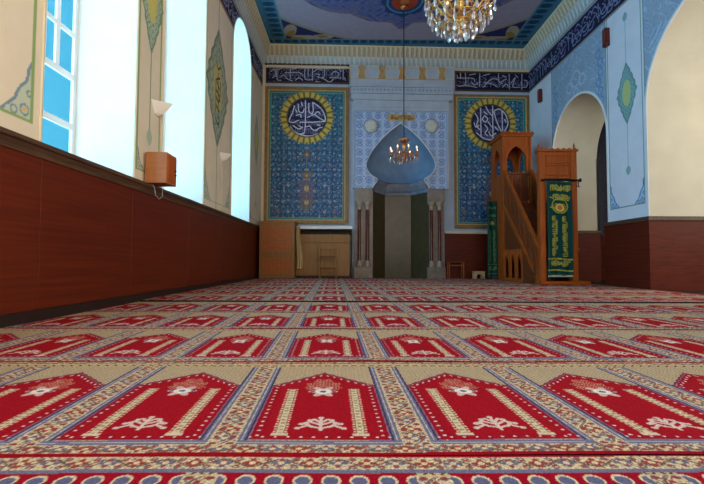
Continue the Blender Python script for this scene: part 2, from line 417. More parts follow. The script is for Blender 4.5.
BAND_L = [[(120, 52), (118, 150), (150, 160)], [(222, 56), (222, 150)], [(338, 58), (338, 150), (400, 154)], [(362, 60), (362, 120)], [(396, 58), (394, 162)], [(488, 62), (488, 128), (470, 142)], [(634, 60), (634, 156)],
 [(180, 102), (290, 100), (320, 128)], [(70, 92), (100, 74), (108, 120), (82, 140)], [(404, 96), (440, 72), (470, 84)], [(432, 132), (480, 148), (530, 174), (560, 150)], [(530, 140), (620, 142)], [(540, 116), (570, 90), (602, 112), (590, 132)],
 [(140, 140), (170, 120), (200, 150), (240, 166)], [(262, 160), (290, 140), (318, 160)], [(130, 76), (170, 62)], [(240, 74), (280, 64)], [(420, 110), (452, 116)], [(510, 72), (560, 64)], [(646, 140), (652, 160)], [(420, 168), (460, 176)], [(90, 168), (130, 172)], [(600, 70), (616, 92)]]
BAND_R = [[(112, 62), (112, 108)], [(150, 62), (152, 150), (130, 164)], [(262, 66), (262, 168)], [(412, 62), (408, 120), (440, 150)], [(492, 74), (494, 190)], [(592, 74), (590, 192)], [(76, 105), (205, 105), (222, 128)],
 [(70, 140), (100, 168), (150, 160), (240, 178)], [(290, 176), (330, 130), (372, 108), (400, 118)], [(300, 142), (350, 146), (398, 170)], [(420, 140), (470, 112)], [(440, 176), (470, 152), (484, 170)], [(510, 140), (540, 100), (520, 170), (570, 176)],
 [(610, 120), (632, 130), (628, 172), (600, 176)], [(182, 80), (230, 72)], [(290, 84), (340, 72)], [(440, 84), (470, 96)], [(540, 80), (560, 100)], [(200, 140), (222, 160), (246, 140)], [(84, 80), (90, 100)]]
def fake_script(length, h, seed):
    """long inscription: tall shafts, bowls and curls"""
    r = random.Random(seed); out = []; x = .1 * h
    while x < length - .3 * h:
        q = r.random()
        if q < .45: out.append([(x, .12 * h), (x + .02 * h, .85 * h)])
        if q > .3: out.append([(x - .1 * h, .5 * h), (x + .15 * h, .25 * h + .2 * h * r.random()), (x + .4 * h, .3 * h), (x + .5 * h, .55 * h)])
        if q > .6: out.append([(x, .3 * h), (x + .12 * h, .12 * h), (x + .4 * h, .14 * h)])
        if q < .35 or q > .85: out.append([(x + .1 * h, .75 * h), (x + .3 * h, .88 * h), (x + .5 * h, .7 * h)])
        out.append([(x + .25 * h, .62 * h), (x + .33 * h, .66 * h)])
        x += (.24 + .16 * r.random()) * h
    return out

# ------------------------------------------------------------------ walls
ZC0, ZC1, PC = 6.86, 7.485, .283          # cornice base, ceiling height, cornice projection
ZL = 1.60; ZR = 1.45                       # wainscot tops
wins = [(0.5, 2.5), (L(42, 60)[0], L(136.5, 60)[0]), (L(162, 100)[0], L(204.5, 100)[0]), (L(231.5, 140)[0], L(250, 140)[0])]
print('windows', wins)
def arch_z(s, a, b_, top, squash=1.0):
    c = (a + b_) / 2; r = (b_ - a) / 2; return top - r * squash + np.sqrt(np.clip(r * r - (s - c) ** 2, 0, None)) * squash
def arc_samples(a, b_, n=48):
    t = np.linspace(PI, 0, n); return (a + b_) / 2 + (b_ - a) / 2 * np.cos(t)
CREAMW = (222, 210, 184)
def pendant(C, s, z, cs, cz, hw, hh, colbody=(172, 190, 164), line=(120, 150, 120), core=(206, 196, 110)):
    x = (s - cs) / hw; y = (z - cz) / hh
    w = np.clip(1 - np.abs(y) ** 1.25, 0, 1) ** .95 * (1 + .05 * np.cos(y * 26))
    m = (np.abs(x) < w) & (np.abs(y) < 1)
    paint(C, m, colbody); paint(C, m & (np.abs(x) > w - .14), line)
    paint(C, m & (np.abs(arab(s - cs, z - cz, hw * .28, .5)) < .16), line)
    m2 = (np.hypot(x / .42, y / .42) < 1); paint(C, m2, core)
    paint(C, (np.abs(s - cs) < .012) & (np.abs(y) >= .97) & (np.abs(y) < 2.4), line)
    yd = (np.abs(z - cz) - hh * 2.45) / (hh * .16); paint(C, (np.abs(s - cs) < hw * .24 * np.clip(1 - yd ** 2, 0, 1)), colbody)
def frame_paint(C, s, z, a, b_, z0, z1, green=(140, 168, 104), inset=.1, w=.03, scroll=(122, 146, 156), tint=(190, 200, 176), sz=.34):
    x = np.minimum(s - a, b_ - s) - inset; y = np.minimum(z - z0, z1 - z)
    ed = np.minimum(x, y)
    # corner scroll fields
    cx_, cy_ = np.clip(x, 0, None), np.clip(z - z0, 0, None)
    bound = sz * np.clip(1 - (cy_ / (sz * 1.7)), 0, None) ** 1.6 + .03
    m = (x > 0) & (cy_ > 0) & (cy_ < sz * 1.7) & (x < bound); paint(C, m, tint)
    bl = (x > 0) & (cy_ > 0) & (cy_ < sz * 1.8) & (np.abs(x - bound - .012 * np.sin(cy_ * 30)) < .018); paint(C, bl, scroll)
    for (qx, qy, r) in ((.10, .10, .055), (.05, .26, .035), (.22, .07, .04)):
        rr = np.hypot(x - qx * sz / .34, cy_ - qy * sz / .34); paint(C, (rr < r) & (rr > r - .018), scroll)
    paint(C, np.hypot(x - .10 * sz / .34, cy_ - .10 * sz / .34) < .025, (214, 176, 110))
    paint(C, (ed > 0) & (ed < w), green)
def left_paint(s, z):
    C = fill(s.shape, CREAMW)
    n = len(wins)
    edges = [(wins[i][1], wins[i + 1][0]) for i in range(n - 1)] + [(wins[-1][1], 13.9)]
    for i, (a, b_) in enumerate(edges):
        m = (s >= a - .001) & (s <= b_ + .001)
        if not m.any(): continue
        Cm = C[m]; ss = s[m]; zz = z[m]
        sz = .34 if i in (0, 2) else .2
        frame_paint(Cm, ss, zz, a, b_, 1.76, 7.2 if i != 3 else 6.2, sz=sz, inset=.09 if i != 1 else .05, w=.03 if i < 2 else .022)
        if i == 1: pendant(Cm, ss, zz, (a + b_) / 2 + .02, L(151, 0)[1] + .05, .34, .82)
        if i == 2:
            cs = L(218, 88)[0]; cz = L(218, 88)[1]; pendant(Cm, ss, zz, cs, cz, .74, 1.3, (160, 168, 146), (116, 134, 112), (184, 174, 110))
            x = (ss - cs); y = zz - cz + .15
            sc = .9
            ST = [[(-.1, .5), (0, .42), (.12, .5)], [(.1, .3), (-.08, .22), (.08, .12)], [(-.12, .05), (.1, 0), (.05, -.1), (-.1, -.06)], [(.0, .35), (.03, -.3)], [(-.08, -.2), (.1, -.25)], [(-.1, -.4), (.0, -.48), (.1, -.4), (.02, -.34)], [(-.12, .2), (-.1, -.3)], [(.13, .25), (.12, -.05)]]
            paint(Cm, strokes(x * .8, y * .75, ST, .016), (44, 54, 60))
        if i == 3: pendant(Cm, ss, zz, (a + b_) / 2, 4.2, .3, .8)
        C[m] = Cm
    m = (z > 6.18); paint(C, m, (30, 32, 66)); paint(C, m & (z < 6.26), (150, 124, 84)); paint(C, m & (z > 6.80), (150, 148, 150))
    mb = m & (z > 6.28) & (z < 6.78)
    if mb.any(): Cm = C[mb]; paint(Cm, strokes(14 - s[mb], z[mb] - 6.28, SCR_L, .016), (150, 150, 178)); C[mb] = Cm
    return C
SCR_L = fake_script(15.6, .5, 3); SCR_R = fake_script(15.8, .6, 8)
def toL(s, z): return np.full(s.shape, XL), s, z
piers = [(YN, wins[0][0])] + [(wins[i][1], wins[i + 1][0]) for i in range(3)] + [(wins[3][1], 13.9)]
WT = 6.84
wl = empty('wall_left', (XL, 6, 0)); wl['kind'] = 'structure'; wl.location = (0, 0, 0)
for a, b_ in piers:
    colgrid('painted_pier', np.linspace(a, b_, max(3, int((b_ - a) / .013))), 0, 6.95, .013, left_paint, toL, M_wallpaint, wl)
for a, b_ in wins:
    s = arc_samples(a, b_); colgrid('painted_spandrel', s, arch_z(s, a, b_, WT, 1.0), 6.95, .02, left_paint, toL, M_wallpaint, wl)
    lowm = MB().box(XL - .85, XL, a, b_, 0, ZL - .03).build('parapet', M_plaster, wl)
# reveals (splayed window niches) + windows
XG = -3.66
for i, (a, b_) in enumerate(wins):
    mb = MB(); s = arc_samples(a, b_, 40); zt = arch_z(s, a, b_, WT)
    pr = [(a, ZL - .03)] + [(float(p), float(q)) for p, q in zip(s, zt)] + [(b_, ZL - .03)]
    vs = []; 
    for x in (XL - .001, XG - .05): vs += [(x, p, q) for p, q in pr]
    n_ = len(pr); mb.add(vs, [(j, j + 1, n_ + j + 1, n_ + j) for j in range(n_ - 1)] + [(n_ - 1, 0, n_, 2 * n_ - 1)])
    o = mb.build('reveal_plaster', M_reveal, wl)
    # thin cream edge bead round the opening
    bead = MB().tube([(XL + .006, p, q) for p, q in pr[1:-1]], .016, 6); bead.tube([(XL + .006, b_ - .0, ZL), (XL + .006, b_, WT - (b_ - a) / 2)], .016, 6); bead.tube([(XL + .006, a, ZL), (XL + .006, a, WT - (b_ - a) / 2)], .016, 6)
    bead.build('edge_bead', M_cream, wl)
    w = empty('window_%d' % (i + 1), (0, 0, 0)); w['kind'] = 'structure'
    fm = MB(); zl = (1.62, 2.28, 2.93, 4.1, 5.1, 5.95)
    fm.box(XG - .006, XG + .03, a + .002, a + .07, 1.6, WT - .5); fm.box(XG - .006, XG + .03, b_ - .07, b_ - .002, 1.6, WT - .5)
    for z in zl: fm.box(XG - .004, XG + .027, a + .03, b_ - .03, z - .04, z + .04)
    n3 = 3
    ws = [a + (b_ - a) * t for t in (.36, .64, .78)]
    for t in ws[:]: fm.box(XG - .005, XG + .025, t - .035, t + .035, 2.95, 6.3)
    fm.box(XG - .002, XG + .023, (a + b_) / 2 - .035, (a + b_) / 2 + .035, 1.6, 2.93)
    for z in (3.5, 4.6): fm.box(XG - .003, XG + .021, ws[1], b_ - .03, z - .03, z + .03)
    fm.build('window_frame', M_white, w)
    gm = MB(); r = (b_ - a) / 2; c = (a + b_) / 2
    gs = [(a + .005, 1.6)] + [(float(p), float(q)) for p, q in zip(arc_samples(a + .005, b_ - .005, 24), arch_z(arc_samples(a + .005, b_ - .005, 24), a + .005, b_ - .005, WT - .005))] + [(b_ - .005, 1.6)]
    gm.prism(gs, XG + .004, XG + .010, lambda p, q, x: (x, p, q)).build('window_pane', M_glass, w)

# wainscot left
tr = empty('trim_1', (0, 0, 0)); tr['kind'] = 'structure'
seams = [YN, .6, 2.3, 3.95, L(129, 240)[0], 7.6, 9.5, 11.4, 13.88]
for a, b_ in zip(seams[:-1], seams[1:]):
    MB().box(XL - .02, XL + .035, a + .003, b_ - .003, .10, ZL - .12).build('wainscot_panel', M_veneer, tr, bevel=.004)
cp = MB(); prof = [(XL - .02, ZL - .13), (XL + .05, ZL - .13), (XL + .055, ZL - .09), (XL + .075, ZL - .05), (XL + .095, ZL - .04), (XL + .095, ZL), (XL - .02, ZL + .005)]
cp.prism(prof, YN, 13.88, lambda p, q, a: (p, a, q)).build('wainscot_cap', M_cap, tr)
MB().box(XL, XL + .05, YN, 13.88, -.02, .10).build('baseboard_left', M_black)['kind'] = 'structure'

# ---- right wall
a2n, a2f = R_(607.5, 180)[0], R_(553.5, 180)[0]       # far arch near / far edge
a1f = R_(648.5, 170)[0]; a1n = a1f - 3.4
print('right arches', a2n, a2f, a1n, a1f)
TOP2 = R_(581, 93)[1]; TOP1 = TOP2 + .42
a0f, a0n = a1n - 1.3, a1n - 1.3 - 3.0
BLUEW = (154, 171, 186)
def right_paint(s, z):
    C = fill(s.shape, BLUEW)
    pan = ((s > a1f + .05) & (s < a2n - .03)); st = (s > a2f + .02)
    # arabesques on the blue
    f = arab(s - a2n, z - 4, .34, .4); g = arab(s, z, .17, 1.1)
    paint(C, (np.abs(f) < .07) & (np.abs(g) > .2), (176, 196, 216)); paint(C, (f > .8), (168, 190, 214)); paint(C, (np.abs(g) > .93), (116, 144, 174))
    # scroll bouquet above the far arch
    for (q, zz, r) in ((.0, 5.35, .22), (.32, 5.22, .15), (-.32, 5.22, .15), (0, 5.0, .12)):
        rr = np.hypot(s - (a2n + a2f) / 2 - q, z - zz); paint(C, (rr < r) & (rr > r - .04), (188, 202, 218))
    for sgn in (0, 1):
        for kk in range(8):
            cs = a2n + .22 if sgn == 0 else a2f - .2
            rr = np.hypot(s - cs - .05 * math.sin(kk * 2), z - 3.9 - kk * .23); paint(C, (rr < .11) & (rr > .075), (104, 142, 188))
    paint(C, pan | st, (220, 221, 226))
    m = pan
    if m.any():
        Cm = C[m]; ss = s[m]; zz = z[m]
        frame_paint(Cm, ss, zz, a1f + .05, a2n - .03, 1.72, 8, (112, 152, 138), .06, .025, (72, 122, 176), (176, 200, 222), .30)
        cs, cz = R_(626.5, 93)
        pendant(Cm, ss, zz, cs, cz, .33, .68, (136, 176, 170), (104, 146, 140), (190, 200, 130)); C[m] = Cm
    paint(C, (np.abs(s - a1f - .05) < .014) | (np.abs(s - a2n + .03) < .014) | (np.abs(s - a2f - .03) < .012), (110, 144, 134))
    m = (z > 6.12); paint(C, m, (26, 28, 60)); paint(C, m & (z < 6.17), (150, 140, 128)); paint(C, m & (z > 6.81), (150, 156, 170))
    mb = m & (z > 6.18) & (z < 6.80)
    if mb.any(): Cm = C[mb]; paint(Cm, strokes(s[mb] - YN, z[mb] - 6.2, SCR_R, .017), (130, 134, 166)); C[mb] = Cm
    return C
def toR(s, z): return np.full(s.shape, XR), s, z
wr = empty('wall_right', (0, 0, 0)); wr['kind'] = 'structure'
for a, b_ in ((YN, a0n), (a0f, a1n), (a1f, a2n), (a2f, YB1)):
    if b_ > a: colgrid('painted_pier', np.linspace(a, b_, max(3, int((b_ - a) / .013))), 0, 6.95, .013, right_paint, toR, M_wallpaint, wr)
TW = 1.28
for a, b_, tp in ((a0n, a0f, TOP1), (a1n, a1f, TOP1), (a2n, a2f, TOP2)):
    s = arc_samples(a, b_, 160); z = arch_z(s, a, b_, tp)
    colgrid('painted_spandrel', s, z, 6.95, .014, right_paint, toR, M_wallpaint, wr)
    s = arc_samples(a, b_, 48); z = arch_z(s, a, b_, tp); spr = tp - (b_ - a) / 2
    pr = [(a, 0)] + [(float(p), float(q)) for p, q in zip(s, z)] + [(b_, 0)]; n_ = len(pr)
    MB().add([(x, p, q) for x in (XR + .001, XR + TW) for p, q in pr], [(j, j + 1, n_ + j + 1, n_ + j) for j in range(n_ - 1)]).build('arch_reveal', M_plaster, wr)
    bd = MB()
    for rr_, x in ((.0, XR - .012),):
        ring = [(x, p, q) for p, q in pr]; out = []
        c = (a + b_) / 2
        ins = [(p, q) for p, q in pr[1:-1]]; outp = [(c + (p - c) * (1 + .055 / ((b_ - a) / 2)), spr + (q - spr) * (1 + .055 / ((b_ - a) / 2))) for p, q in ins]
        ins = [(a, ZR)] + ins + [(b_, ZR)]; outp = [(a - .055, ZR)] + outp + [(b_ + .055, ZR)]; k_ = len(ins)
        vs = [(x, p, q) for p, q in ins] + [(x, p, q) for p, q in outp] + [(XR, p, q) for p, q in ins] + [(XR, p, q) for p, q in outp]
        fs = []
        for j in range(k_ - 1): fs += [(j, j + 1, k_ + j + 1, k_ + j), (k_ + j, k_ + j + 1, 3 * k_ + j + 1, 3 * k_ + j), (j + 1, j, 2 * k_ + j, 2 * k_ + j + 1)]
        bd.add(vs, fs)
    bd.build('archivolt', M_white, wr)
# wainscot round the right piers
tr = empty('trim_2', (0, 0, 0)); tr['kind'] = 'structure'
for a, b_ in ((a0f, a1n), (a1f, a2n), (a2f, YB1 - .02)):
    MB().box(XR - .06, XR + TW + .02, a - .06, min(b_ + .06, YB1 - .02), -.02, ZR - .09).build('wainscot_panel', M_veneer_r, tr, bevel=.005)
    MB().box(XR - .085, XR + TW + .04, a - .085, min(b_ + .085, YB1 - .02), ZR - .09, ZR).build('wainscot_cap', M_cap, tr, bevel=.012)
# aisle behind the arches
MB().box(XR + TW - .01, 10.8, 14.2, 14.35, 0, 5.6).build('wall_aisle_far', M_aisle)['kind'] = 'structure'
MB().box(XR + TW - .01, 10.8, 14.13, 14.2, -.02, 1.4).build('trim_3', M_veneer_r)['kind'] = 'structure'
wo = empty('wall_aisle_outer', (0, 0, 0)); wo['kind'] = 'structure'
mb = MB()
mb.box(10.6, 10.8, YN, 15, 0, 1.6); mb.box(10.6, 10.8, YN, 15, 5.2, 5.6)
for a, b_ in ((YN, 0.4), (2.0, 3.4), (5.0, 6.4), (8.0, 15)): mb.box(10.6, 10.8, a, b_, 1.6, 5.2)
mb.build('aisle_masonry', M_plaster, wo)
MB().box(XR + TW - .05, 10.9, YN, 15, 5.6, 5.75).build('ceiling_aisle', M_plaster)['kind'] = 'structure'
ab = MB()
for a, b_ in ((YN, a0n), (a0f, a1n), (a1f, a2n), (a2f, 14.3)): ab.box(XR + TW - .03, XR + TW, a, b_, 0, 5.6)
ab.build('wall_aisle_inner', M_plaster)['kind'] = 'structure'

# ---- rear wall behind the camera with tall windows
rw = MB(); rw.box(XL - .2, 11, YN - .2, YN, 0, 1.2); rw.box(XL - .2, 11, YN - .2, YN, 6.2, 7.5)
for a, b_ in ((XL - .2, -2.2), (-.4, .5), (2.3, 3.2), (5.0, 7.2), (9.5, 11)): rw.box(a, b_, YN - .2, YN, 1.2, 6.2)
rw.build('wall_rear', M_plaster)['kind'] = 'structure'

# ---- back (qibla) wall
def toB(off): return lambda s, z: (s, YB0 - off + (s - XL) * BK, z)
MX0, MX1 = B(371.5, 230)[0], B(427.5, 230)[0]          # mihrab shaft
MC = (MX0 + MX1) / 2; print('mihrab', MX0, MX1, MC, 'z', B(400, 123)[1], B(400, 189)[1])
wb = MB()
ytop = 7.0
def bbox(mb, x0, x1, z0, z1, o0, o1):
    """box hugging the qibla wall: o0..o1 = distances in front of it"""
    P = []
    for z in (z0, z1):
        for o_ in (o0, o1):
            for x in (x0, x1): P.append((x, yb(x) - o_, z))
    mb.add(P, [(0, 1, 3, 2), (4, 6, 7, 5), (0, 4, 5, 1), (2, 3, 7, 6), (0, 2, 6, 4), (1, 5, 7, 3)]); return mb
HB = B(366, 165)[0]; HE = B(435.5, 165)[0]
bbox(wb, XL, HB - .02, 0, ytop, -.2, 0); bbox(wb, HE + .02, XR, 0, ytop, -.2, 0); bbox(wb, HB - .02, HE + .02, B(400, 121)[1], ytop, -.2, 0)
bbox(wb, MX0 - .5, MX1 + .5, 0, 6.2, -1.4, -1.25); bbox(wb, MX0 - .5, MX0 - .4, 0, 6.2, -1.3, -.15); bbox(wb, MX1 + .4, MX1 + .5, 0, 6.2, -1.3, -.15); bbox(wb, MX0 - .5, MX1 + .5, 6.1, 6.3, -1.3, -.1)
wb.build('wall_back', noise_mat('grey_blue_wall', (160, 176, 196), (174, 188, 206), 3, .7, 0, .03))['kind'] = 'structure'
# corner strips
cs_ = MB(); bbox(cs_, B(261.5, 150)[0], B(265, 150)[0], 1.6, ZC0, 0, .05); bbox(cs_, B(530.5, 150)[0], B(533.5, 150)[0], 1.6, ZC0, 0, .05)
cs_.build('trim_4', M_cream)['kind'] = 'structure'
# right-hand wainscot on the back wall
bw = MB(); bbox(bw, B(444.5, 250)[0], XR - .1, -.02, B(480, 234)[1], 0, .05); o = bw.build('trim_5', M_veneer); o['kind'] = 'structure'
bw = MB(); bbox(bw, B(444.5, 250)[0], XR - .1, B(480, 234)[1], B(480, 231)[1], 0, .09); o = bw.build('trim_6', M_cream, bevel=.01); o['kind'] = 'structure'

# ---- cornice (muqarnas) around the room
def cornice(name, A, Bp, inward):
    A = Vector(A); Bp = Vector(Bp); ln = (Bp - A).length; n_ = int(ln / .0125)
    s = np.linspace(0, ln, n_); t = np.linspace(0, 1, 64)
    Sg, Tg = np.meshgrid(s, t, indexing='ij')
    per = .157; x = np.abs(fc(Sg, per)) / (per / 2)          # 0 centre .. 1 edge
    off = .035 + (PC - .035) * Tg ** 1.25
    # lower row: pointed hollows, upper row: leaning teeth
    lowm = Tg < .52; tl = Tg / .52; cusp = np.clip(1 - x, 0, 1)
    rel = np.where(lowm, -.03 * np.sin(PI * np.clip(tl, 0, 1)) * (cusp > tl * .8 - .1), .0)
    tu = (Tg - .52) / .48; tooth = (x < .62 * (1 - .55 * (1 - np.clip(tu, 0, 1))))
    rel = rel + np.where(~lowm & (Tg < .94), np.where(tooth, .018, -.018), 0)
    off = off + rel

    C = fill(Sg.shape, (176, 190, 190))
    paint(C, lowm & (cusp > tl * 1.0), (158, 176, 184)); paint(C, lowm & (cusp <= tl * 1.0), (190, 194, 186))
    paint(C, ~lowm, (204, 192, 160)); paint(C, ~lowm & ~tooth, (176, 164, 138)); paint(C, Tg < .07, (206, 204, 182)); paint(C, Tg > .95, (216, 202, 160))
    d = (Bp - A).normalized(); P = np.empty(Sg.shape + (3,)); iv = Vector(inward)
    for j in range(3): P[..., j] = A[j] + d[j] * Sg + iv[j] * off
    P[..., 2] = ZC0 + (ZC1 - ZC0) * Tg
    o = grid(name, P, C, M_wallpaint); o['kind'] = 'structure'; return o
cornice('trim_7', (XL, YB0, 0), (XR, YB1, 0), (0, -1, 0))
cornice('trim_8', (XL, YN, 0), (XL, YB0, 0), (1, 0, 0))
cornice('trim_9', (XR, YN, 0), (XR, YB1, 0), (-1, 0, 0))
bd = MB(); bbox(bd, XL, XR, ZC0 - .05, ZC0 + .02, 0, .07); bd.build('trim_10', M_cream, bevel=.01)['kind'] = 'structure'

# ---- ceiling
def ceil_col(X, Y):
    C = fill(X.shape, (158, 146, 158))
    dl, dr, df = X - (XL + PC), (XR - PC) - X, (YB0 + .06 - PC) - Y
    dx = X - 1.5; dy = Y - 7.5; 
    q = np.sqrt(.0342 * dx ** 2 + .0279 * dy ** 2)
    ins = (dl > .55) & (dr > .55) & (df > .36)
    cor = ins & (q > 1.0); paint(C, cor, (40, 44, 92)); paint(C, cor & (q < 1.02), (150, 140, 120))
    # palmettes in the corners
    for sx in (-1, 1):
        cx_ = (XL + PC + .55 if sx < 0 else XR - PC - .55); cy_ = YB0 + .06 - PC - .36
        u = (X - cx_) * -sx; v = cy_ - Y
        rr = np.hypot(u - .02, v - .02); th = np.arctan2(v, u)
        pal = cor & (rr > .12) & (rr < (.52 + .24 * np.cos(th * 5)) * (1.0 + .35 * np.cos(th))) ; paint(C, pal, (168, 150, 130)); paint(C, pal & (rr < .4 + .15 * np.cos(th * 6)), (150, 120, 60)); paint(C, pal & (rr < .16), (90, 60, 60))
        rr2 = np.hypot((u - 1.15) / .32, (v - .14) / .13); paint(C, cor & (rr2 < 1), (168, 150, 130)); paint(C, cor & (rr2 < .5), (150, 110, 60))
    # central lobed medallion
    an = np.arctan2(dy * .83, dx); q2 = np.sqrt((dx / 4.55) ** 2 + (dy / 4.9) ** 2)
    lob = .965 + .035 * np.abs(np.cos(an * 8 + PI / 2)) + .10 * np.exp(-((np.abs(an) - PI / 2) / .06) ** 2)
    med = ins & (q2 < lob); paint(C, med, (88, 94, 136)); paint(C, med & (q2 > lob - .03), (120, 104, 116))
    f = arab(dx, dy, .23, .4); paint(C, med & (np.abs(f) < .1), (112, 114, 146)); paint(C, med & (f > .72), (66, 80, 140)); paint(C, med & (f < -.8), (120, 104, 124))
    for cy_ in (11.35, 5.5):
        rr = np.hypot((X - 1.44) / .40, (Y - cy_) / .44); th = np.arctan2(Y - cy_, X - 1.44)
        paint(C, rr < 1.5 + .12 * np.cos(8 * th), (38, 62, 110)); paint(C, (rr < 1.22) & (rr > 1.1), (90, 140, 150)); paint(C, rr < .86, (168, 62, 34)); paint(C, rr < .3, (190, 110, 60))
    # teal border
    bo = (dl < .55) | (dr < .55) | (df < .36)
    paint(C, bo, (56, 104, 130))
    al = np.where(df < .36, X, Y); dd = np.where(df < .36, df / .36, np.minimum(dl, dr) / .55)
    paint(C, bo & (dd < .22), (66, 120, 150)); paint(C, bo & (dd > .9), (96, 136, 150))
    e = np.hypot(fc(al, .27) / .10, (dd - .6) / .27); paint(C, bo & (e < 1), (24, 66, 96)); paint(C, bo & (dd > .3) & (np.abs(fc(al + .135, .27)) < .012), (90, 140, 150))
    return C
xs = np.arange(XL + PC - .06, XR - PC + .07, .025); ys = np.concatenate([np.arange(YN, 9.5, .08), np.arange(9.5, 14.0, .022)])
Xg, Yg = np.meshgrid(xs, ys, indexing='ij')
grid('ceiling', np.stack([Xg, Yg, np.full(Xg.shape, ZC1)], -1), ceil_col(Xg, Yg), M_ceilpaint)['kind'] = 'structure'
MB().box(XL - 1.2, 11, YN - .2, 15.3, ZC1 + .05, ZC1 + .2).build('ceiling_slab', M_plaster)['kind'] = 'structure'

# ------------------------------------------------------------------ tile panels and inscription bands
def tile_panel(px0, py0, px1, py1, qx0, qy0, qx1, qy1, cx, cy, rpx, ST, so, sc, scx, scy, scr, label):
    x0, z1 = B(px0, py0); x1, z0 = B(px1, py1)
    root = empty('tile_panel', ((x0 + x1) / 2, yb((x0 + x1) / 2), z0)); inv = root.location.copy()
    tag(root, label, 'tile panel', 'tall blue tile panels')
    ix0, iz1 = B(qx0, qy0); ix1, iz0 = B(qx1, qy1)
    def sub(o): o.matrix_parent_inverse = Matrix.Translation(-inv); return o
    f = MB(); w = .0
    for a, b_, c, d in ((x0, ix0, z0, z1), (ix1, x1, z0, z1), (ix0, ix1, z0, iz0), (ix0, ix1, iz1, z1)): bbox(f, a, b_, c, d, 0, .06)
    sub(f.build('frame', M_frame, root, bevel=.012))
    g = MB(); q = .035
    for a, b_, c, d in ((ix0 - q, ix0, iz0 - q, iz1 + q), (ix1, ix1 + q, iz0 - q, iz1 + q), (ix0, ix1, iz0 - q, iz0), (ix0, ix1, iz1, iz1 + q)): bbox(g, a, b_, c, d, .05, .075)
    sub(g.build('inner_moulding', M_ochre, root, bevel=.006))
    rcx, rcz = B(cx, cy); rr_ = abs(B(cx + rpx, cy)[0] - rcx)
    def fn(s, z):
        C = fill(s.shape, (26, 70, 112)); x = s - (ix0 + ix1) / 2
        t = (z - iz0) / (iz1 - iz0); C += (lin((24, 92, 112)) - C) * np.clip((t - .35) * 2.0, 0, 1)[..., None]
        ax = np.abs(x)
        f_ = arab(ax, z, .12, .8); paint(C, (np.abs(f_) < .08), (50, 104, 140)); 
        flowers(C, ax + .03, z, .17, .044, [(120, 156, 180), (80, 126, 166), (150, 176, 186), (60, 112, 150), (128, 104, 112)], 1)
        flowers(C, ax + .07, z + .07, .145, .022, [(170, 184, 180), (60, 132, 140), (170, 144, 84)], 5)
        paint(C, (np.hypot(fc(ax, .29), fc(z, .29)) < .085) & (np.hypot(fc(ax, .29), fc(z, .29)) > .070), (90, 140, 172))
        # central vase and flower tree
        h = z - iz0
        for (cz_, r, cc) in ((.55, .22, (124, 96, 84)), (1.0, .26, (110, 92, 110)), (1.42, .13, (150, 100, 52)), (2.1, .13, (124, 84, 84))):
            th = np.arctan2(h - cz_, x); r_ = np.hypot(x, (h - cz_) * .8); mm = r_ < r * (1 + .3 * np.cos(8 * th)); paint(C, mm & (np.abs(arab(x, h, .05, .2)) > .25), cc); paint(C, r_ < r * .3, (200, 170, 110))
        paint(C, (np.abs(x) < .014) & (h > .2) & (h < 2.4), (140, 120, 70))
        b_ = np.minimum(np.minimum(s - ix0, ix1 - s), np.minimum(z - iz0, iz1 - z))
        paint(C, (b_ < .05), (36, 132, 128)); paint(C, (b_ < .062) & (b_ > .05), (170, 170, 120))
        return C
    sub(colgrid('tilework', np.linspace(ix0, ix1, 230), iz0, iz1, .0105, fn, toB(.02), M_tile, root))
    # roundel: polar grid
    ang = np.linspace(0, 2 * PI, 241); rad = np.concatenate([np.linspace(0.0, .79, 80), np.linspace(.80, 1.2, 30)])
    A, Rr = np.meshgrid(ang, rad, indexing='ij')
    pet = 1.27 + .15 * np.abs(np.cos(A * 13)) ** .6; Rs = np.where(Rr > .8, .8 + (Rr - .8) * (pet - .8) / .4, Rr) 
    Xr = Rs * np.cos(A) * rr_; Zr = Rs * np.sin(A) * rr_
    C = fill(A.shape, (18, 18, 54))
    gx = scx + Rs * np.cos(A) * scr; gy = scy - Rs * np.sin(A) * scr
    ex = np.zeros(A.shape, bool)
    for ri, (yy_, hh_) in enumerate(((.62, .4), (.18, .42), (-.28, .42), (-.72, .36))):
        ln_ = 2 * math.sqrt(1 - yy_ * yy_) * .9; ex |= strokes(Rs * np.cos(A) + ln_ / 2, Rs * np.sin(A) - yy_ + hh_ / 2, fake_script(ln_ + .1, hh_, int(scx) + ri), .016)
    paint(C, ex & (Rs < .95), (112, 112, 152)); st = strokes(gx, gy, ST, 3.9); paint(C, (np.abs(arab(gx, gy, 16, .5)) < .10), (44, 46, 84)); paint(C, st, (214, 212, 224))
    gm = Rs > 1.0; paint(C, gm, (192, 168, 80)); seg = np.cos(A * 26); paint(C, gm & (seg > .55), (120, 104, 44)); paint(C, (Rs > 1.0) & (Rs < 1.06), (84, 76, 50)); paint(C, gm & (Rs > 1.10) & (seg < -.6), (206, 184, 84))
    P = np.stack([rcx + Xr, yb(rcx + Xr) - .034, rcz + Zr], -1)
    o = sub(grid('calligraphy_roundel', P, C, M_tile, root)); o['label'] = 'dark round inscription ringed by gold petals'
    return root
tile_panel(265.5, 86.5, 348.5, 224.5, 269.8, 91.2, 344.2, 219.8, 307, 117.7, 19.2, ROUND_L, 0, 8.07, 258, 262, 152, 'tall blue floral tile panel left of the mihrab, its dark roundel fully visible')
tile_panel(453.6, 94.6, 530.3, 229, 456.8, 98.3, 526.3, 224.5, 490.2, 124, 18.6, ROUND_R, 0, 8.07, 228, 275, 148, 'tall blue floral tile panel right of the mihrab, partly hidden by the minbar')
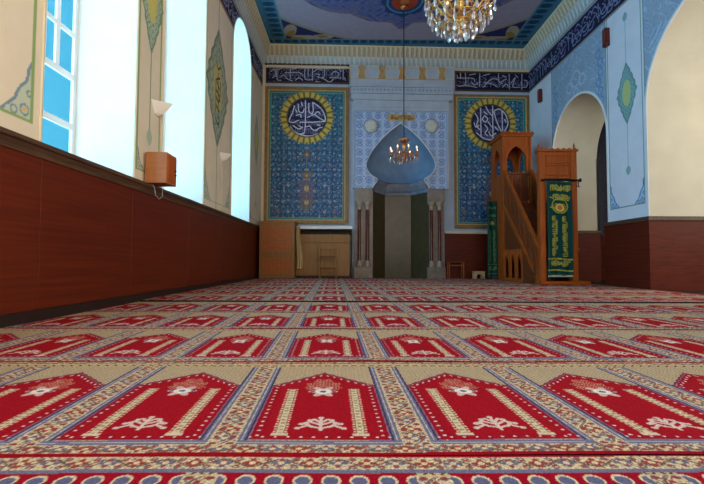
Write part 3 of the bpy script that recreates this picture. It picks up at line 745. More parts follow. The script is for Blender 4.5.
def band(px0, py0, px1, py1, ST, ox, oy, sc, label):
    x0, z1 = B(px0, py0); x1, z0 = B(px1, py1)
    root = empty('inscription_panel', ((x0 + x1) / 2, yb((x0 + x1) / 2), z0)); inv = Matrix.Translation(-root.location)
    tag(root, label, 'inscription', 'white on navy inscription panels')
    f = MB(); w = .05
    for a, b_, c, d in ((x0, x0 + w, z0, z1), (x1 - w, x1, z0, z1), (x0, x1, z0, z0 + w), (x0, x1, z1 - w, z1)): bbox(f, a, b_, c, d, 0, .045)
    o = f.build('frame', M_cap, root); o.matrix_parent_inverse = inv
    S2 = []
    for s in crop_pts(ST, ox, oy, sc): S2.append([B(p, q) for p, q in s])
    extra = fake_script(x1 - x0 - .2, z1 - z0 - .2, int(ox))
    def fn(s, z):
        C = fill(s.shape, (20, 22, 50)); paint(C, strokes(s - x0 - .1, z - z0 - .1, extra, .009), (118, 118, 148)); paint(C, strokes(s, z, S2, .0125), (182, 182, 200)); return C
    o = colgrid('inscription', np.linspace(x0 + .04, x1 - .04, 330), z0 + .04, z1 - .04, .0078, fn, toB(.02), M_tile, root); o.matrix_parent_inverse = inv
band(265.5, 63.5, 349, 84.5, BAND_L, 262, 60, 7.82, 'long navy panel of white Arabic writing above the left tile panel')
band(455, 71.5, 530.5, 92.5, BAND_R, 446, 65, 7.82, 'long navy panel of white Arabic writing above the right tile panel')

# ------------------------------------------------------------------ mihrab
mh = empty('mihrab', (MC, yb(MC), 0)); tag(mh, 'pale blue tiled mihrab niche with onion shaped hood in the middle of the far wall', 'prayer niche')
MI = Matrix.Translation(-mh.location)
def mp(o): o.matrix_parent_inverse = MI; return o
OFF = .16
def Bm(px, py): return B(px, py, OFF)
# onion outline in pixels, right half by mirroring about 400.6
cpx = 400.8
half = [(0, 123), (4, 126), (10, 130.5), (16, 136), (22, 142.5), (27.5, 149.5), (32, 157), (34.4, 163.5), (34.2, 168), (31.5, 173), (27.5, 176.5), (23.5, 179), (24.3, 182), (26.6, 185.3), (28.2, 188.4)]
hw = [p[0] for p in half]; up = half[:8]; lo = half[7:]
def curve_px(pts, n=8): return smooth_pts(pts, n)
upc = curve_px(up); loc_ = curve_px(lo)
sc_px = abs(Bm(cpx + 10, 160)[0] - Bm(cpx, 160)[0]) / 10
XC_ = Bm(cpx, 160)[0]
U = np.array([((p) * sc_px, Bm(cpx, q)[1]) for p, q in upc]); Lw = np.array([((p) * sc_px, Bm(cpx, q)[1]) for p, q in loc_])
zb = Bm(400, 188.5)[1]; zt = Bm(400, 111)[1]; TX0, TX1 = Bm(354.5, 150)[0], Bm(447.5, 150)[0]
wmax = U[:, 0].max(); WS = .87 if False else (MX1 - MX0) / 2 * (13.74 / 13.9)
def mtile(s, z):
    C = fill(s.shape, (186, 202, 222)); x = np.abs(s - XC_)
    C[:] = lin((160, 182, 212))
    f = arab(x, z, .16, .6); paint(C, np.abs(f) < .12, (186, 202, 222))
    q = .30; xx = fc(x + .02, q); zz = fc(z, q); rr = np.hypot(xx, zz)
    paint(C, (rr < .115) & (rr > .085), (108, 140, 190)); paint(C, (rr < .05 * (1 + .3 * np.cos(5 * np.arctan2(zz, xx)))), (92, 122, 178)); paint(C, rr < .016, (206, 212, 216))
    x2 = fc(x + .17, q); z2 = fc(z + .15, q); r2 = np.hypot(x2, z2); paint(C, (r2 < .05), (116, 146, 192)); paint(C, (r2 < .03), (196, 206, 220))
    paint(C, (np.abs(np.abs(xx) - .12 - .02 * np.sin(z * 40)) < .012), (190, 204, 224))
    ed = np.minimum(np.minimum(s - TX0, TX1 - s), zt - z); paint(C, ed < .05, (150, 172, 200)); 
    # pale outline next to the opening
    return C
sr = np.concatenate([-U[::-1, 0], U[1:, 0]]); zr = np.concatenate([U[::-1, 1], U[1:, 1]])
mp(colgrid('spandrel_tilework', XC_ + sr, zr, zt, .012, mtile, toB(OFF), M_tile, mh))
for sg in (-1, 1):
    o = mp(colgrid('side_tilework', np.linspace(XC_ + sg * wmax, TX0 if sg < 0 else TX1, 24), zb, zt, .012, mtile, toB(OFF), M_tile, mh))
    t = np.linspace(0, 1, 30)[:, None]; X_ = XC_ + sg * (Lw[None, :, 0] * (1 - t) + wmax * t); Z_ = np.repeat(Lw[None, :, 1], 30, 0)
    mp(grid('side_tilework', np.stack([X_, YB0 - OFF + (X_ - XL) * BK, Z_], -1), mtile(X_, Z_), M_tile, mh))
# white bead along the onion opening
bead = MB()
for sg in (-1, 1):
    pts = [(XC_ + sg * p, yb(XC_) - OFF - .01, q) for p, q in U] + [(XC_ + sg * p, yb(XC_) - OFF - .01, q) for p, q in Lw[1:]]
    bead.tube(pts, .018, 6)
mp(bead.build('opening_bead', M_white, mh, True))
# hood: half-round shell following the onion outline
kq = int(np.argmin(Lw[:, 0])); prof = [(p, q) for p, q in U] + [(p, q) for p, q in Lw[1:kq + 1]]
nA = 28; vs = []
for p, q in prof:
    for k in range(nA + 1):
        a = PI * k / nA; x = XC_ - p * math.cos(a); vs.append((x, yb(x) - OFF + .005 + .80 * p * math.sin(a), q))
fs = [(i * (nA + 1) + k, i * (nA + 1) + k + 1, (i + 1) * (nA + 1) + k + 1, (i + 1) * (nA + 1) + k) for i in range(len(prof) - 1) for k in range(nA)]
mp(MB().add(vs, fs).build('hood_shell', M_hood, mh, True))
# shaft: half hexagon niche
DP = .86; bw_ = .44
def hexring(w, d, z): 
    k = w / WS; return [(XC_ - w, yb(XC_) - OFF, z), (XC_ - bw_ * k, yb(XC_) - OFF + d, z), (XC_ + bw_ * k, yb(XC_) - OFF + d, z), (XC_ + w, yb(XC_) - OFF, z)]
zs = Bm(400, 190)[1]
a = hexring(WS, DP, -.02); b_ = hexring(WS, DP, zs)
mp(MB().add(a + b_, [(0, 1, 5, 4), (1, 2, 6, 5), (2, 3, 7, 6)]).build('shaft_wall', M_olive, mh))
mm_ = MB(); q0 = Lw[kq, 0]; zp = Lw[kq, 1]
levels = [(WS, DP, zs - .06), (WS - .05, DP - .06, zs - .06), (WS - .05, DP - .06, zs), (WS - .02, DP - .03, zs + .03), (WS - .07, DP - .09, zs + .10), (WS - .10, DP - .12, zs + .17), (q0 + .015, DP - .14, zs + .21), (q0 - .01, DP - .16, zp - .03), (q0 - .02, DP - .17, zp), (q0, .8 * q0, zp + .01)]
vs = []
for w, d, z in levels: vs += hexring(w, d, z)
mp(mm_.add(vs, [(i * 4 + k, i * 4 + k + 1, i * 4 + 5 + k, i * 4 + 4 + k) for i in range(len(levels) - 1) for k in range(3)]).build('ring_moulding', M_mould, mh))
# return faces beside the shaft up to the tile edge
for sg in (-1, 1):
    xa, xb = sorted((XC_ + sg * (WS - .002), XC_ + sg * (WS + .1))); mp(bbox(MB(), xa, xb, -.02, zs + .02, -.9, OFF - .03).build('shaft_jamb', M_greystone, mh))
# body sides & upper block
bd = MB(); bx0, bx1 = Bm(353, 150)[0], Bm(449, 150)[0]
bbox(bd, bx0, TX0, zb, zt, 0, OFF + .015); mp(bd.build('side_border', M_paleblue, mh, bevel=.01))
bd = MB(); bbox(bd, TX1, bx1, zb, zt, 0, OFF + .015); mp(bd.build('side_border', M_paleblue, mh, bevel=.01))
ub = MB()
bbox(ub, bx0, bx1, zt, Bm(400, 99)[1], 0, OFF + .03)
ux0, ux1 = B(350, 90, .22)[0], B(453.8, 90, .22)[0]
def z_(py, off=.22): return B(400, py, off)[1]
bbox(ub, ux0 + .03, ux1 - .03, z_(99.5), z_(94), 0, .21)
bbox(ub, ux0, ux1, z_(94), z_(92.7), 0, .26); bbox(ub, ux0 + .02, ux1 - .02, z_(92.7), z_(87.5), 0, .22)
bbox(ub, ux0, ux1, z_(87.5), z_(86.3), 0, .26); bbox(ub, ux0 + .01, ux1 - .01, z_(86.3), z_(79.5), 0, .23)
bbox(ub, bx0 - .02, bx1 + .02, z_(100.3), z_(99.3), 0, .235); bbox(ub, bx0 - .01, bx1 + .01, Bm(400, 108)[1], Bm(400, 107.2)[1], 0, OFF + .05)
mp(ub.build('entablature', M_paleblue, mh, bevel=.006))
bk = MB(); bbox(bk, ux0 + .02, ux1 - .02, z_(79.6), z_(66), 0, .16); mp(bk.build('crest_ground', M_ochre, mh))
# crest: merlons between keyhole gaps
gc = [362, 382.2, 402.3, 422.6, 442]; zl_, zh_ = z_(79.6), z_(66.5); hh = zh_ - zl_
edges = [ux0 + .01] + [B(g, 72, .22)[0] for g in gc] + [ux1 - .01]
gw = .122
for i in range(len(edges) - 1):
    a, b_ = edges[i], edges[i + 1]
    la = 0 if i == 0 else 1; lb = 0 if i == len(edges) - 2 else 1
    poly = [(b_ - lb * gw, 0.06), (b_ - lb * gw, .30), (b_ - lb * gw * .72, .40), (b_ - lb * gw * .72, .62), (b_ - lb * gw * 1.0, .74), (b_ - lb * gw * 1.0, 1)]
    poly = [(a + la * gw * 1.0, .06)] + poly + [(a + la * gw * 1.0, 1), (a + la * gw * 1.0, .74), (a + la * gw * .72, .62), (a + la * gw * .72, .40), (a + la * gw, .30)]
    out_ = MB().tube([(p, yb(p) - .23, zl_ + q * hh) for p, q in poly + poly[:1]], .019, 5)
    mp(out_.build('merlon_outline', M_cream, mh))
    m_ = MB().prism([(p, zl_ + q * hh) for p, q in poly], .10, .225, lambda p, q, o_: (p, yb(p) - o_, q))
    mp(m_.build('merlon', M_paleblue, mh, bevel=.006))
# frieze ornaments
for i in range(26):
    fz = MB()
    x = ux0 + .12 + i * (ux1 - ux0 - .24) / 25; z = (z_(92.7) + z_(87.5)) / 2
    fz.prism([(x - .04, z), (x, z - .04), (x + .04, z), (x, z + .04)], .21, .23, lambda p, q, o_: (p, yb(p) - o_, q))
    mp(fz.build('frieze_ornament', M_hood, mh))
# plaque and rosettes
pq = MB(); bbox(pq, Bm(387.5, 117)[0], Bm(414.5, 117)[0], Bm(400, 121)[1], Bm(400, 114.2)[1], OFF, OFF + .02)
o = mp(pq.build('plaque', M_ochre, mh, bevel=.006)); o['label'] = 'small ochre plaque with dark writing'
x0 = Bm(389, 117)[0]; z0 = Bm(400, 120.4)[1]; sc = fake_script(Bm(413, 117)[0] - x0, .17, 12); pt = MB()
for st in sc: pt.tube([(x0 + p, yb(x0 + p) - OFF - .022, z0 + q) for p, q in st], .007, 5)
mp(pt.build('plaque_writing', M_cap, mh))
for px in (371, 431.3):
    cx_, cz_ = Bm(px, 126); m_ = MB(); r = .20; n_ = 40; vs = [(0, 0, -.05)]
    vs = [(cx_, yb(cx_) - OFF - .05, cz_)]
    for ring, (rr, dd) in enumerate(((.3, .055), (.65, .045), (.9, .03), (1.0, .0))):
        for k in range(n_):
            a = 2 * PI * k / n_; wv = 1 + .04 * math.cos(a * 10); vs.append((cx_ + r * rr * wv * math.cos(a), yb(cx_) - OFF - dd - .008 * math.cos(a * 10) * (ring > 0) * (ring < 3), cz_ + r * rr * wv * math.sin(a)))
    fs = [(0, 1 + (k + 1) % n_, 1 + k) for k in range(n_)] + [(1 + i * n_ + k, 1 + i * n_ + (k + 1) % n_, 1 + (i + 1) * n_ + (k + 1) % n_, 1 + (i + 1) * n_ + k) for i in range(3) for k in range(n_)]
    mp(m_.add(vs, fs).build('rosette', M_roselet, mh, True))
    m_ = MB(); m_.tube([(cx_ + .23 * math.cos(a), yb(cx_) - OFF - .008, cz_ + .23 * math.sin(a)) for a in np.linspace(0, 2 * PI, 33)], .014, 6); mp(m_.build('rosette_ring', M_mould, mh, True))
# side piers with colonnettes
for (pa, pb, cols) in ((354.5, 371.5, (359.3, 367.3)), (427.5, 444.5, (431.6, 439.8))):
    xa, xb = Bm(pa, 240)[0], Bm(pb, 240)[0]
    m_ = MB(); bbox(m_, xa, xb, Bm(360, 201.5)[1], zb - .005, 0, OFF + .03); mp(m_.build('lintel_block', M_greystone, mh, bevel=.01))
    m_ = MB(); bbox(m_, xa, xb, -.02, Bm(360, 201.5)[1], 0, OFF - .1); mp(m_.build('pier_back', M_greystone, mh))
    m_ = MB(); bbox(m_, xa - .02, xb + .02, -.02, Bm(360, 267)[1], 0, OFF + .08); mp(m_.build('plinth', M_greystone, mh, bevel=.012))
    zt_, zb_ = Bm(360, 201.5)[1], Bm(360, 267)[1]
    for cpx_ in cols:
        cx_ = Bm(cpx_, 235)[0]; cy_ = yb(cx_) - OFF + .03
        h_ = zt_ - zb_
        o = mp(MB().lathe([(.06, .20), (.05, .24), (.05, h_ - .30), (.058, h_ - .27)], (cx_, cy_, zb_), 16).build('colonnette', M_redmarble, mh, True))
        mp(MB().lathe([(.0, 0), (.105, 0), (.105, .05), (.085, .08), (.095, .12), (.07, .17), (.075, .205), (0, .205)], (cx_, cy_, zb_), 16).build('column_base', M_capst, mh, True))
        mp(MB().lathe([(.0, -.275), (.068, -.27), (.08, -.24), (.065, -.21), (.085, -.13), (.125, -.06), (.13, -.001), (0, -.001)], (cx_, cy_, zt_), 16).build('capital', M_capst, mh, True))

# ------------------------------------------------------------------ minbar
def Y_at(px, x): return atX(px, 230, x)[0]
GX0, GX1 = atY(540.3, 230, 10.2)[0], atY(578, 230, 10.2)[0]
def zy(py, y, px=520): return atY(px, py, y)[1]
mn = empty('minbar', ((GX0 + GX1) / 2, 11.6, 0)); tag(mn, 'tall carved wooden minbar with gate, stairs and arched pulpit by the far right corner', 'pulpit')
NI = Matrix.Translation(-mn.location)
def np_(o): o.matrix_parent_inverse = NI; return o
print('gate', GX0, GX1)
yg = 10.2
m_ = MB(); m_.box(GX0 - .04, GX1 + .2, yg - .16, yg + .25, 0, .075); np_(m_.build('base_step', M_wood, mn, bevel=.012))
for a, b_ in ((GX0, atY(546, 230, yg)[0]), (atY(572, 230, yg)[0], GX1)):
    m_ = MB(); m_.box(a, b_, yg, yg + .16, .07, zy(152, yg)); m_.box(a + .03, b_ - .03, yg - .012, yg, .3, zy(184, yg)); np_(m_.build('gate_post', M_wood, mn, bevel=.01))
zh0, zh1 = zy(179, yg), zy(152, yg)
m_ = MB(); a, b_ = atY(546, 230, yg)[0], atY(572, 230, yg)[0]; m_.box(a, b_, yg + .02, yg + .14, zh0, zh1)
for q0_, q1_ in ((.06, .30), (.34, .52)):
    zz0 = zh0 + (zh1 - zh0) * q0_ / .6; zz1 = zh0 + (zh1 - zh0) * q1_ / .6
    for r_ in ((a + .03, b_ - .03, zz0, zz0 + .02), (a + .03, b_ - .03, zz1 - .02, zz1), (a + .03, a + .05, zz0, zz1), (b_ - .05, b_ - .03, zz0, zz1)): m_.box(r_[0], r_[1], yg - .004, yg + .03, r_[2], r_[3])
np_(m_.build('gate_header', M_wood, mn, bevel=.005))
# crest with scallops
pts = [(GX0 - .03, zh1)]; n_ = 7; wd = (GX1 - GX0 + .06) / n_
pts = [(GX1 + .03, zh1 - .0), (GX0 - .03, zh1 - .0), (GX0 - .03, zh1 + .06)]
for i in range(n_):
    x0 = GX0 - .03 + i * wd; pts += [(x0 + .004, zh1 + .05), (x0 + wd * .25, zh1 + .045), (x0 + wd * .5, zh1 + .085), (x0 + wd * .75, zh1 + .045)]
pts += [(GX1 + .03, zh1 + .06)]
m_ = MB().prism(pts[::-1], yg - .03, yg + .18, lambda p, q, y: (p, y, q)); np_(m_.build('gate_crest', M_wood, mn))
for x in (GX0 + .02, GX1 - .02):
    np_(MB().lathe([(0, 0), (.03, 0), (.034, .03), (.016, .06), (.026, .10), (.012, .15), (0, .19)], (x, yg + .08, zh1 + .05), 10).build('finial', M_wood, mn, True))
# pulpit tower
py0, py1 = 12.45, 13.45; PX0 = atY(502.8, 200, py0)[0]; PX1 = atY(531, 160, py0)[0]
print('pulpit', PX0, PX1)
ztop, zo1, zo0 = zy(134, py0), zy(146.5, py0), zy(173, py0)
def arch_slab(mb, u0, u1, z0, z1, o0, o1, oz0, oz1, t0, t1, fn, cusps=True):
    """panel u0..u1 x z0..z1 with an ogee opening o0..o1 x oz0..oz1; thickness t0..t1"""
    c = (o0 + o1) / 2; h = (o1 - o0) / 2
    def pr(poly): mb.prism(poly, t0, t1, fn)
    pr([(u0, z0), (u1, z0), (u1, oz0), (u0, oz0)]); sp = oz0 + (oz1 - oz0) * .5
    pr([(u0, oz0), (o0, oz0), (o0, sp), (u0, sp)]); pr([(o1, oz0), (u1, oz0), (u1, sp), (o1, sp)])
    prev = None; n = 20
    def az(x):
        t = abs(x - c) / h; v = (1 - t ** 1.7) ** .62 * .88 + .12 * (1 - t) ** 2
        if cusps: v = v * .93 + .07 * abs(math.cos(t * PI * 2.5))
        return sp + (oz1 - sp) * min(1, v) if t < 1 else sp
    pr([(u0, sp), (o0, sp), (o0, z1), (u0, z1)]); pr([(o1, sp), (u1, sp), (u1, z1), (o1, z1)])
    for i in range(n):
        xa = o0 + (o1 - o0) * i / n; xb = o0 + (o1 - o0) * (i + 1) / n
        pr([(xa, az(xa)), (xb, az(xb)), (xb, z1), (xa, z1)])
fx = lambda y_: None
fnY = lambda p, q, t: (p, t, q); fnX = lambda p, q, t: (t, p, q)
zfl = 2.2
ow = (PX1 - PX0)
m_ = MB(); arch_slab(m_, PX0, PX1, zfl, ztop - .1, PX0 + ow * .17, PX1 - ow * .17, zo0, zo1, py0, py0 + .06, fnY); np_(m_.build('front_panel', M_wood, mn, bevel=.004))
m_ = MB(); arch_slab(m_, PX0, PX1, .0, ztop - .1, PX0 + ow * .17, PX1 - ow * .17, zo0 - .1, zo1, py1 - .06, py1, fnY); np_(m_.build('rear_panel', M_wood, mn))
m_ = MB(); arch_slab(m_, py0 + .06, py1 - .06, .0, ztop - .1, py0 + .2, py1 - .2, zo0 - .05, zo1, PX0, PX0 + .05, fnX); np_(m_.build('side_panel', M_wood, mn, bevel=.004))
m_ = MB(); arch_slab(m_, py0 + .06, py1 - .06, .0, ztop - .1, py0 + .2, py1 - .2, zo0 - .05, zo1, PX1 - .05, PX1, fnX); np_(m_.build('side_panel', M_wood, mn, bevel=.004))
m_ = MB(); m_.box(PX0 - .05, PX1 + .05, py0 - .05, py1 + .05, ztop - .1, ztop - .03); m_.box(PX0 - .08, PX1 + .08, py0 - .08, py1 + .08, ztop - .03, ztop)
np_(m_.build('canopy_roof', M_wood, mn, bevel=.01))
m_ = MB(); n_ = 9
for i in range(n_):
    a = PX0 - .06 + (ow + .12) * i / n_; b_ = a + (ow + .12) / n_; m_.prism([(a, ztop), (b_, ztop), ((a + b_) / 2, ztop + .05)], py0 - .07, py0 - .04, fnY)
np_(m_.build('roof_cresting', M_wood, mn))
m_ = MB(); 
for x in (PX0 - .01, PX1 - .05):
    m_.box(x, x + .06, py0 - .03, py0, 0, ztop - .1)
np_(m_.build('corner_post', M_wood, mn, bevel=.006))
m_ = MB(); q = MB(); 
for i in range(3):
    xa = PX0 + .07 + i * (ow - .14) / 3; q.box(xa + .02, xa + (ow - .14) / 3 - .02, py0 - .012, py0 + .005, zfl + .08, zo0 - .1)
q.box(PX0 + .05, PX1 - .05, py0 - .05, py0 + .0, zo0 - .07, zo0 - .02)
np_(q.build('parapet_carving', M_wood_d, mn, bevel=.004))
m_ = MB(); m_.box(PX0 + .05, PX1 - .05, py0 + .06, py1 - .06, zfl - .06, zfl); np_(m_.build('pulpit_floor', M_wood_d, mn))
# stairs
n_ = 10; y_a, y_b = yg + .2, py0
for i in range(n_):
    a = y_a + (y_b - y_a) * i / n_; b_ = y_a + (y_b - y_a) * (i + 1) / n_; z1_ = .2 + (zfl - .2) * (i + 1) / n_
    np_(MB().box(PX0 + .06, PX1 - .06, a, b_ + .03, z1_ - .22, z1_).build('step', M_wood_d, mn, bevel=.006))
# side balustrades
LXg = GX0; 
def sidex(y, sg): 
    t = (y - y_a) / (y_b - y_a); l = GX0 + (PX0 - GX0) * t; r = GX1 + (PX1 - GX1) * t; return l if sg < 0 else r
def side_pt(px, py):
    d = ray(px, py); k = (PX0 - GX0) / (y_b - y_a); t = (GX0 - k * y_a) / (d.x - k * d.y); p = EYE + d * t; return p.y, p.z
h0 = side_pt(503.3, 171); h1 = side_pt(540.5, 252); s0 = side_pt(503.3, 206); s1 = side_pt(538.5, 281)
print('rails', h0, h1, s0, s1)
def lerp(a, b_, t): return (a[0] + (b_[0] - a[0]) * t, a[1] + (b_[1] - a[1]) * t)
def beam(mb, A, Bq, w, sg, x0, x1):
    dy, dz = Bq[0] - A[0], Bq[1] - A[1]; l = math.hypot(dy, dz); ny, nz = -dz / l * w / 2, dy / l * w / 2
    mb.prism([(A[0] - ny, A[1] - nz), (Bq[0] - ny, Bq[1] - nz), (Bq[0] + ny, Bq[1] + nz), (A[0] + ny, A[1] + nz)], x0, x1, lambda p, q, t: (sidex(p, sg) + t * -sg * 1.0, p, q))
for sg in (-1, 1):
    m_ = MB(); beam(m_, h0, h1, .09, sg, -.02, .05); np_(m_.build('handrail', M_wood, mn, bevel=.008))
    m_ = MB(); beam(m_, s0, s1, .12, sg, -.015, .05); np_(m_.build('stringer', M_wood, mn, bevel=.008))
    m_ = MB(); m_.prism([h0, s0, s1, h1], .0, .02, lambda p, q, t: (sidex(p, sg) - sg * t, p, q)); np_(m_.build('balustrade_panel', M_wood_d, mn))
    # geometric lattice on the balustrade
    m_ = MB(); k_ = 7
    for i in range(k_):
        a = lerp(h0, h1, (i + .0) / k_); b_ = lerp(s0, s1, (i + 1) / k_); c = lerp(h0, h1, (i + 1) / k_); d = lerp(s0, s1, i / k_)
        beam(m_, a, b_, .022, sg, -.006, .004); beam(m_, c, d, .022, sg, -.006, .004)
    np_(m_.build('lattice', M_wood, mn))
    # panel under the stringer with a small arcade
    zA = .86; yA = side_pt(522.5, 266)[0]
    t_ = (zA - s1[1]) / (s0[1] - s1[1]); ys_ = s1[0] + (s0[0] - s1[0]) * t_
    m_ = MB(); m_.prism([(s0[0], zA), (s0[0], s0[1] - .04), (ys_, zA)], .005, .03, lambda p, q, t: (sidex(p, sg) - sg * t, p, q))
    m_.prism([(yA, 0), (yA, zA), (ys_, zA), (s1[0] + .02, 0)], .005, .03, lambda p, q, t: (sidex(p, sg) - sg * t, p, q)); np_(m_.build('under_stair_panel', M_wood_d, mn))
    m_ = MB(); na = 3; w_ = (s0[0] - yA) / na
    for i in range(na):
        u0 = yA + i * w_; arch_slab(m_, u0, u0 + w_, .0, zA, u0 + w_ * .2, u0 + w_ * .8, .09, zA - .13, -.008, .03, lambda p, q, t: (sidex(p, sg) - sg * t, p, q), False)
    np_(m_.build('arcade_panel', M_wood, mn, bevel=.004))
    np_(MB().box(*( (sidex(s0[0], sg) - .02, sidex(s0[0], sg) + .03) ), s0[0] - .05, s0[0], 0, 3.1).build('newel_post', M_wood, mn, bevel=.006))
m_ = MB(); x_ = atY(529.5, 190, 12.3)[0]; m_.tube([(x_, 12.38, zy(176, 12.3)), (x_, 12.38, zy(196, 12.3))], .008, 6); m_.lathe([(0, 0), (.03, .02), (.02, .16), (.008, .2)], (x_, 12.38, zy(207, 12.3)), 8); np_(m_.build('tassel', M_gold, mn, True))

# curtain rod and banner on the gate
rodz = zy(180, yg - .06); x0, x1 = atY(541, 180, yg - .06)[0], atY(580, 180, yg - .06)[0]
rd = MB(); rd.tube([(x0, yg - .07, rodz), (x1, yg - .07, rodz)], .022, 10); rd.lathe([(0, -.05), (.03, -.03), (.035, 0), (.03, .03), (0, .05)], (x1, yg - .07, rodz), 10)
rd.tube([(x1 - .05, yg - .07, rodz), (x1 - .05, yg - .07, rodz - .12), (x1 - .02, yg - .07, rodz - .17), (x1 - .08, yg - .07, rodz - .14)], .013, 8); rd.tube([(x0 + .02, yg - .07, rodz), (x0 + .02, yg - .001, rodz)], .012, 6); rd.tube([(x1 - .08, yg - .07, rodz), (x1 - .08, yg - .001, rodz)], .012, 6)
o = rd.build('curtain_rod', M_dark, None, True); tag(o, 'dark wooden curtain rod across the front of the minbar gate', 'rod')
def banner_col(w, h, big=True):
    sc = [fake_script(w * .8, w * .28, 31), fake_script(w * .8, w * .28, 33), fake_script(w * .7, w * .34, 35), fake_script(h * .42, w * .26, 37), fake_script(h * .42, w * .26, 39), fake_script(w * .8, w * .3, 41)]
    def fn(s, z):       # s 0..w, z 0..h
        C = fill(s.shape, (16, 62, 58)); g = (158, 152, 62) if big else (84, 116, 70)
        t = z / h
        for S_, za in ((sc[0], .89), (sc[1], .79), (sc[2], .675), (sc[5], .09)):
            paint(C, strokes(s - w * .12, z - h * za, S_, .011 if big else .006), g)
        for S_, sx in ((sc[3], .16), (sc[4], .56)):
            paint(C, strokes(z - h * .2, s - w * sx, S_, .010 if big else .005), g)
        rr = np.hypot((s - w / 2) / (w * .33), (z - h * .735) / (w * .3)); paint(C, (rr < 1) & (rr > .86), g)
        rr = np.hypot((s - w / 2) / (w * .16), (z - h * .715) / (w * .16)); paint(C, (rr < 1), (206, 178, 80)); paint(C, (rr < .6), (180, 110, 60))
        e = np.minimum(np.minimum(s, w - s), np.minimum(z, h - z)); paint(C, (e < .03) & (e > .022), (70, 100, 70))
        paint(C, (np.abs(t - .175) < .006) | (np.abs(t - .055) < .006), g)
        paint(C, np.hypot(s - w * .25, z - h * .13) < .045, g); paint(C, np.hypot(s - w * .75, z - h * .13) < .045, g)
        return C
    return fn
bx0_, bx1_ = atY(547.2, 230, yg - .07)[0], atY(572.6, 230, yg - .07)[0]; bz1 = rodz - .025; bz0 = zy(275.5, yg - .07)
w, h = bx1_ - bx0_, bz1 - bz0; fnb = banner_col(w, h)
ban = colgrid('banner', np.linspace(0, w, 110), 0, h, .011, fnb, lambda s, z: (bx0_ + s + .01 * np.sin(z * 1.6), yg - .075 - .016 * np.sin(s * 22) * (1 - .6 * z / h) - .006 * np.sin(s * 47 + z), bz0 + z + .012 * np.sin(s * 9)), M_cloth)
sd = ban.modifiers.new('thickness', 'SOLIDIFY'); sd.thickness = .004
tag(ban, 'green banner with gold Arabic embroidery hanging in the front gate of the minbar', 'banner', 'green minbar banners')
fg = MB(); 
for i in range(40): 
    x = bx0_ + .01 + (w - .02) * i / 39; fg.tube([(x, yg - .08, bz0 + .012), (x, yg - .08, bz0 - .03)], .006, 4)
fg.build('fringe', M_fringe, ban)
# second banner left of the pulpit
yb2 = 12.9; x0, x1 = atY(487.5, 230, yb2)[0], atY(497.5, 230, yb2)[0]; z1_, z0_ = zy(201, yb2), zy(278, yb2)
w, h = x1 - x0, z1_ - z0_; fnb = banner_col(w, h, False)
b2 = colgrid('banner', np.linspace(0, w, 60), 0, h, .012, fnb, lambda s, z: (x0 + s, yb2 - .02 * np.sin(s * 30) + .1 * s, z0_ + z), M_cloth)
sd = b2.modifiers.new('thickness', 'SOLIDIFY'); sd.thickness = .004
tag(b2, 'narrow dark green banner hanging down the left side of the pulpit tower', 'banner', 'green minbar banners')
m_ = MB(); m_.tube([(x0 - .03, yb2 + .01, z1_ + .012), (PX0 + .01, yb2 + .02, z1_ + .012)], .014, 8); o = m_.build('banner_rod', M_wood); tag(o, 'short wooden rod holding the narrow green banner on the pulpit side', 'rod')

# ------------------------------------------------------------------ furniture along the back wall
ycab = 13.05
x0, x1 = atY(259, 250, ycab)[0], atY(294.3, 250, ycab)[0]; zt_ = zy(221.5, ycab, 275)
cb = empty('carved_cabinet', ((x0 + x1) / 2, 13.4, 0)); CI = Matrix.Translation(-cb.location)
tag(cb, 'orange carved wooden cabinet with two panels in the left corner of the far wall', 'cabinet')
def cp_(o): o.matrix_parent_inverse = CI; return o
m_ = MB(); m_.box(x0, x1, ycab + .03, 13.84, .0, zt_ - .03); cp_(m_.build('body', M_oak, cb, bevel=.006))
m_ = MB(); m_.box(x0 - .02, x1 + .02, ycab - .01, 13.84, zt_ - .04, zt_); cp_(m_.build('top', M_wood_l, cb, bevel=.008))
zs_ = zy(255, ycab, 275)
for a, b_, nm in ((.08, zs_ - .02, 'lower'), (zs_ + .02, zt_ - .06, 'upper')):
    d = cp_(MB().box(x0 + .05, x1 - .05, ycab + .008, ycab + .03, a, b_).build('door', M_wood_l, cb))
    f = MB()
    for r_ in ((x0 + .01, x0 + .09, a, b_), (x1 - .09, x1 - .01, a, b_), (x0 + .09, x1 - .09, a, a + .06), (x0 + .09, x1 - .09, b_ - .06, b_)): f.box(r_[0], r_[1], ycab - .012, ycab + .01, r_[2], r_[3])
    # carved arabesque relief
    cx_, cz_ = (x0 + x1) / 2, (a + b_) / 2
    f2 = f.build('door_frame', M_oak, d, bevel=.004)
    g = MB(); nx = 8; nz = max(4, int((b_ - a) / .12))
    for i in range(nx):
        for j in range(nz):
            X = x0 + .13 + (x1 - x0 - .26) * i / (nx - 1); Z = a + .1 + (b_ - a - .2) * j / (nz - 1)
            g.tube([(X + .04 * math.cos(t), ycab + .006, Z + .04 * math.sin(t)) for t in np.linspace(0, 2 * PI, 11)], .007, 5)
    g2 = g.build('carving', M_wood_l, d, True)
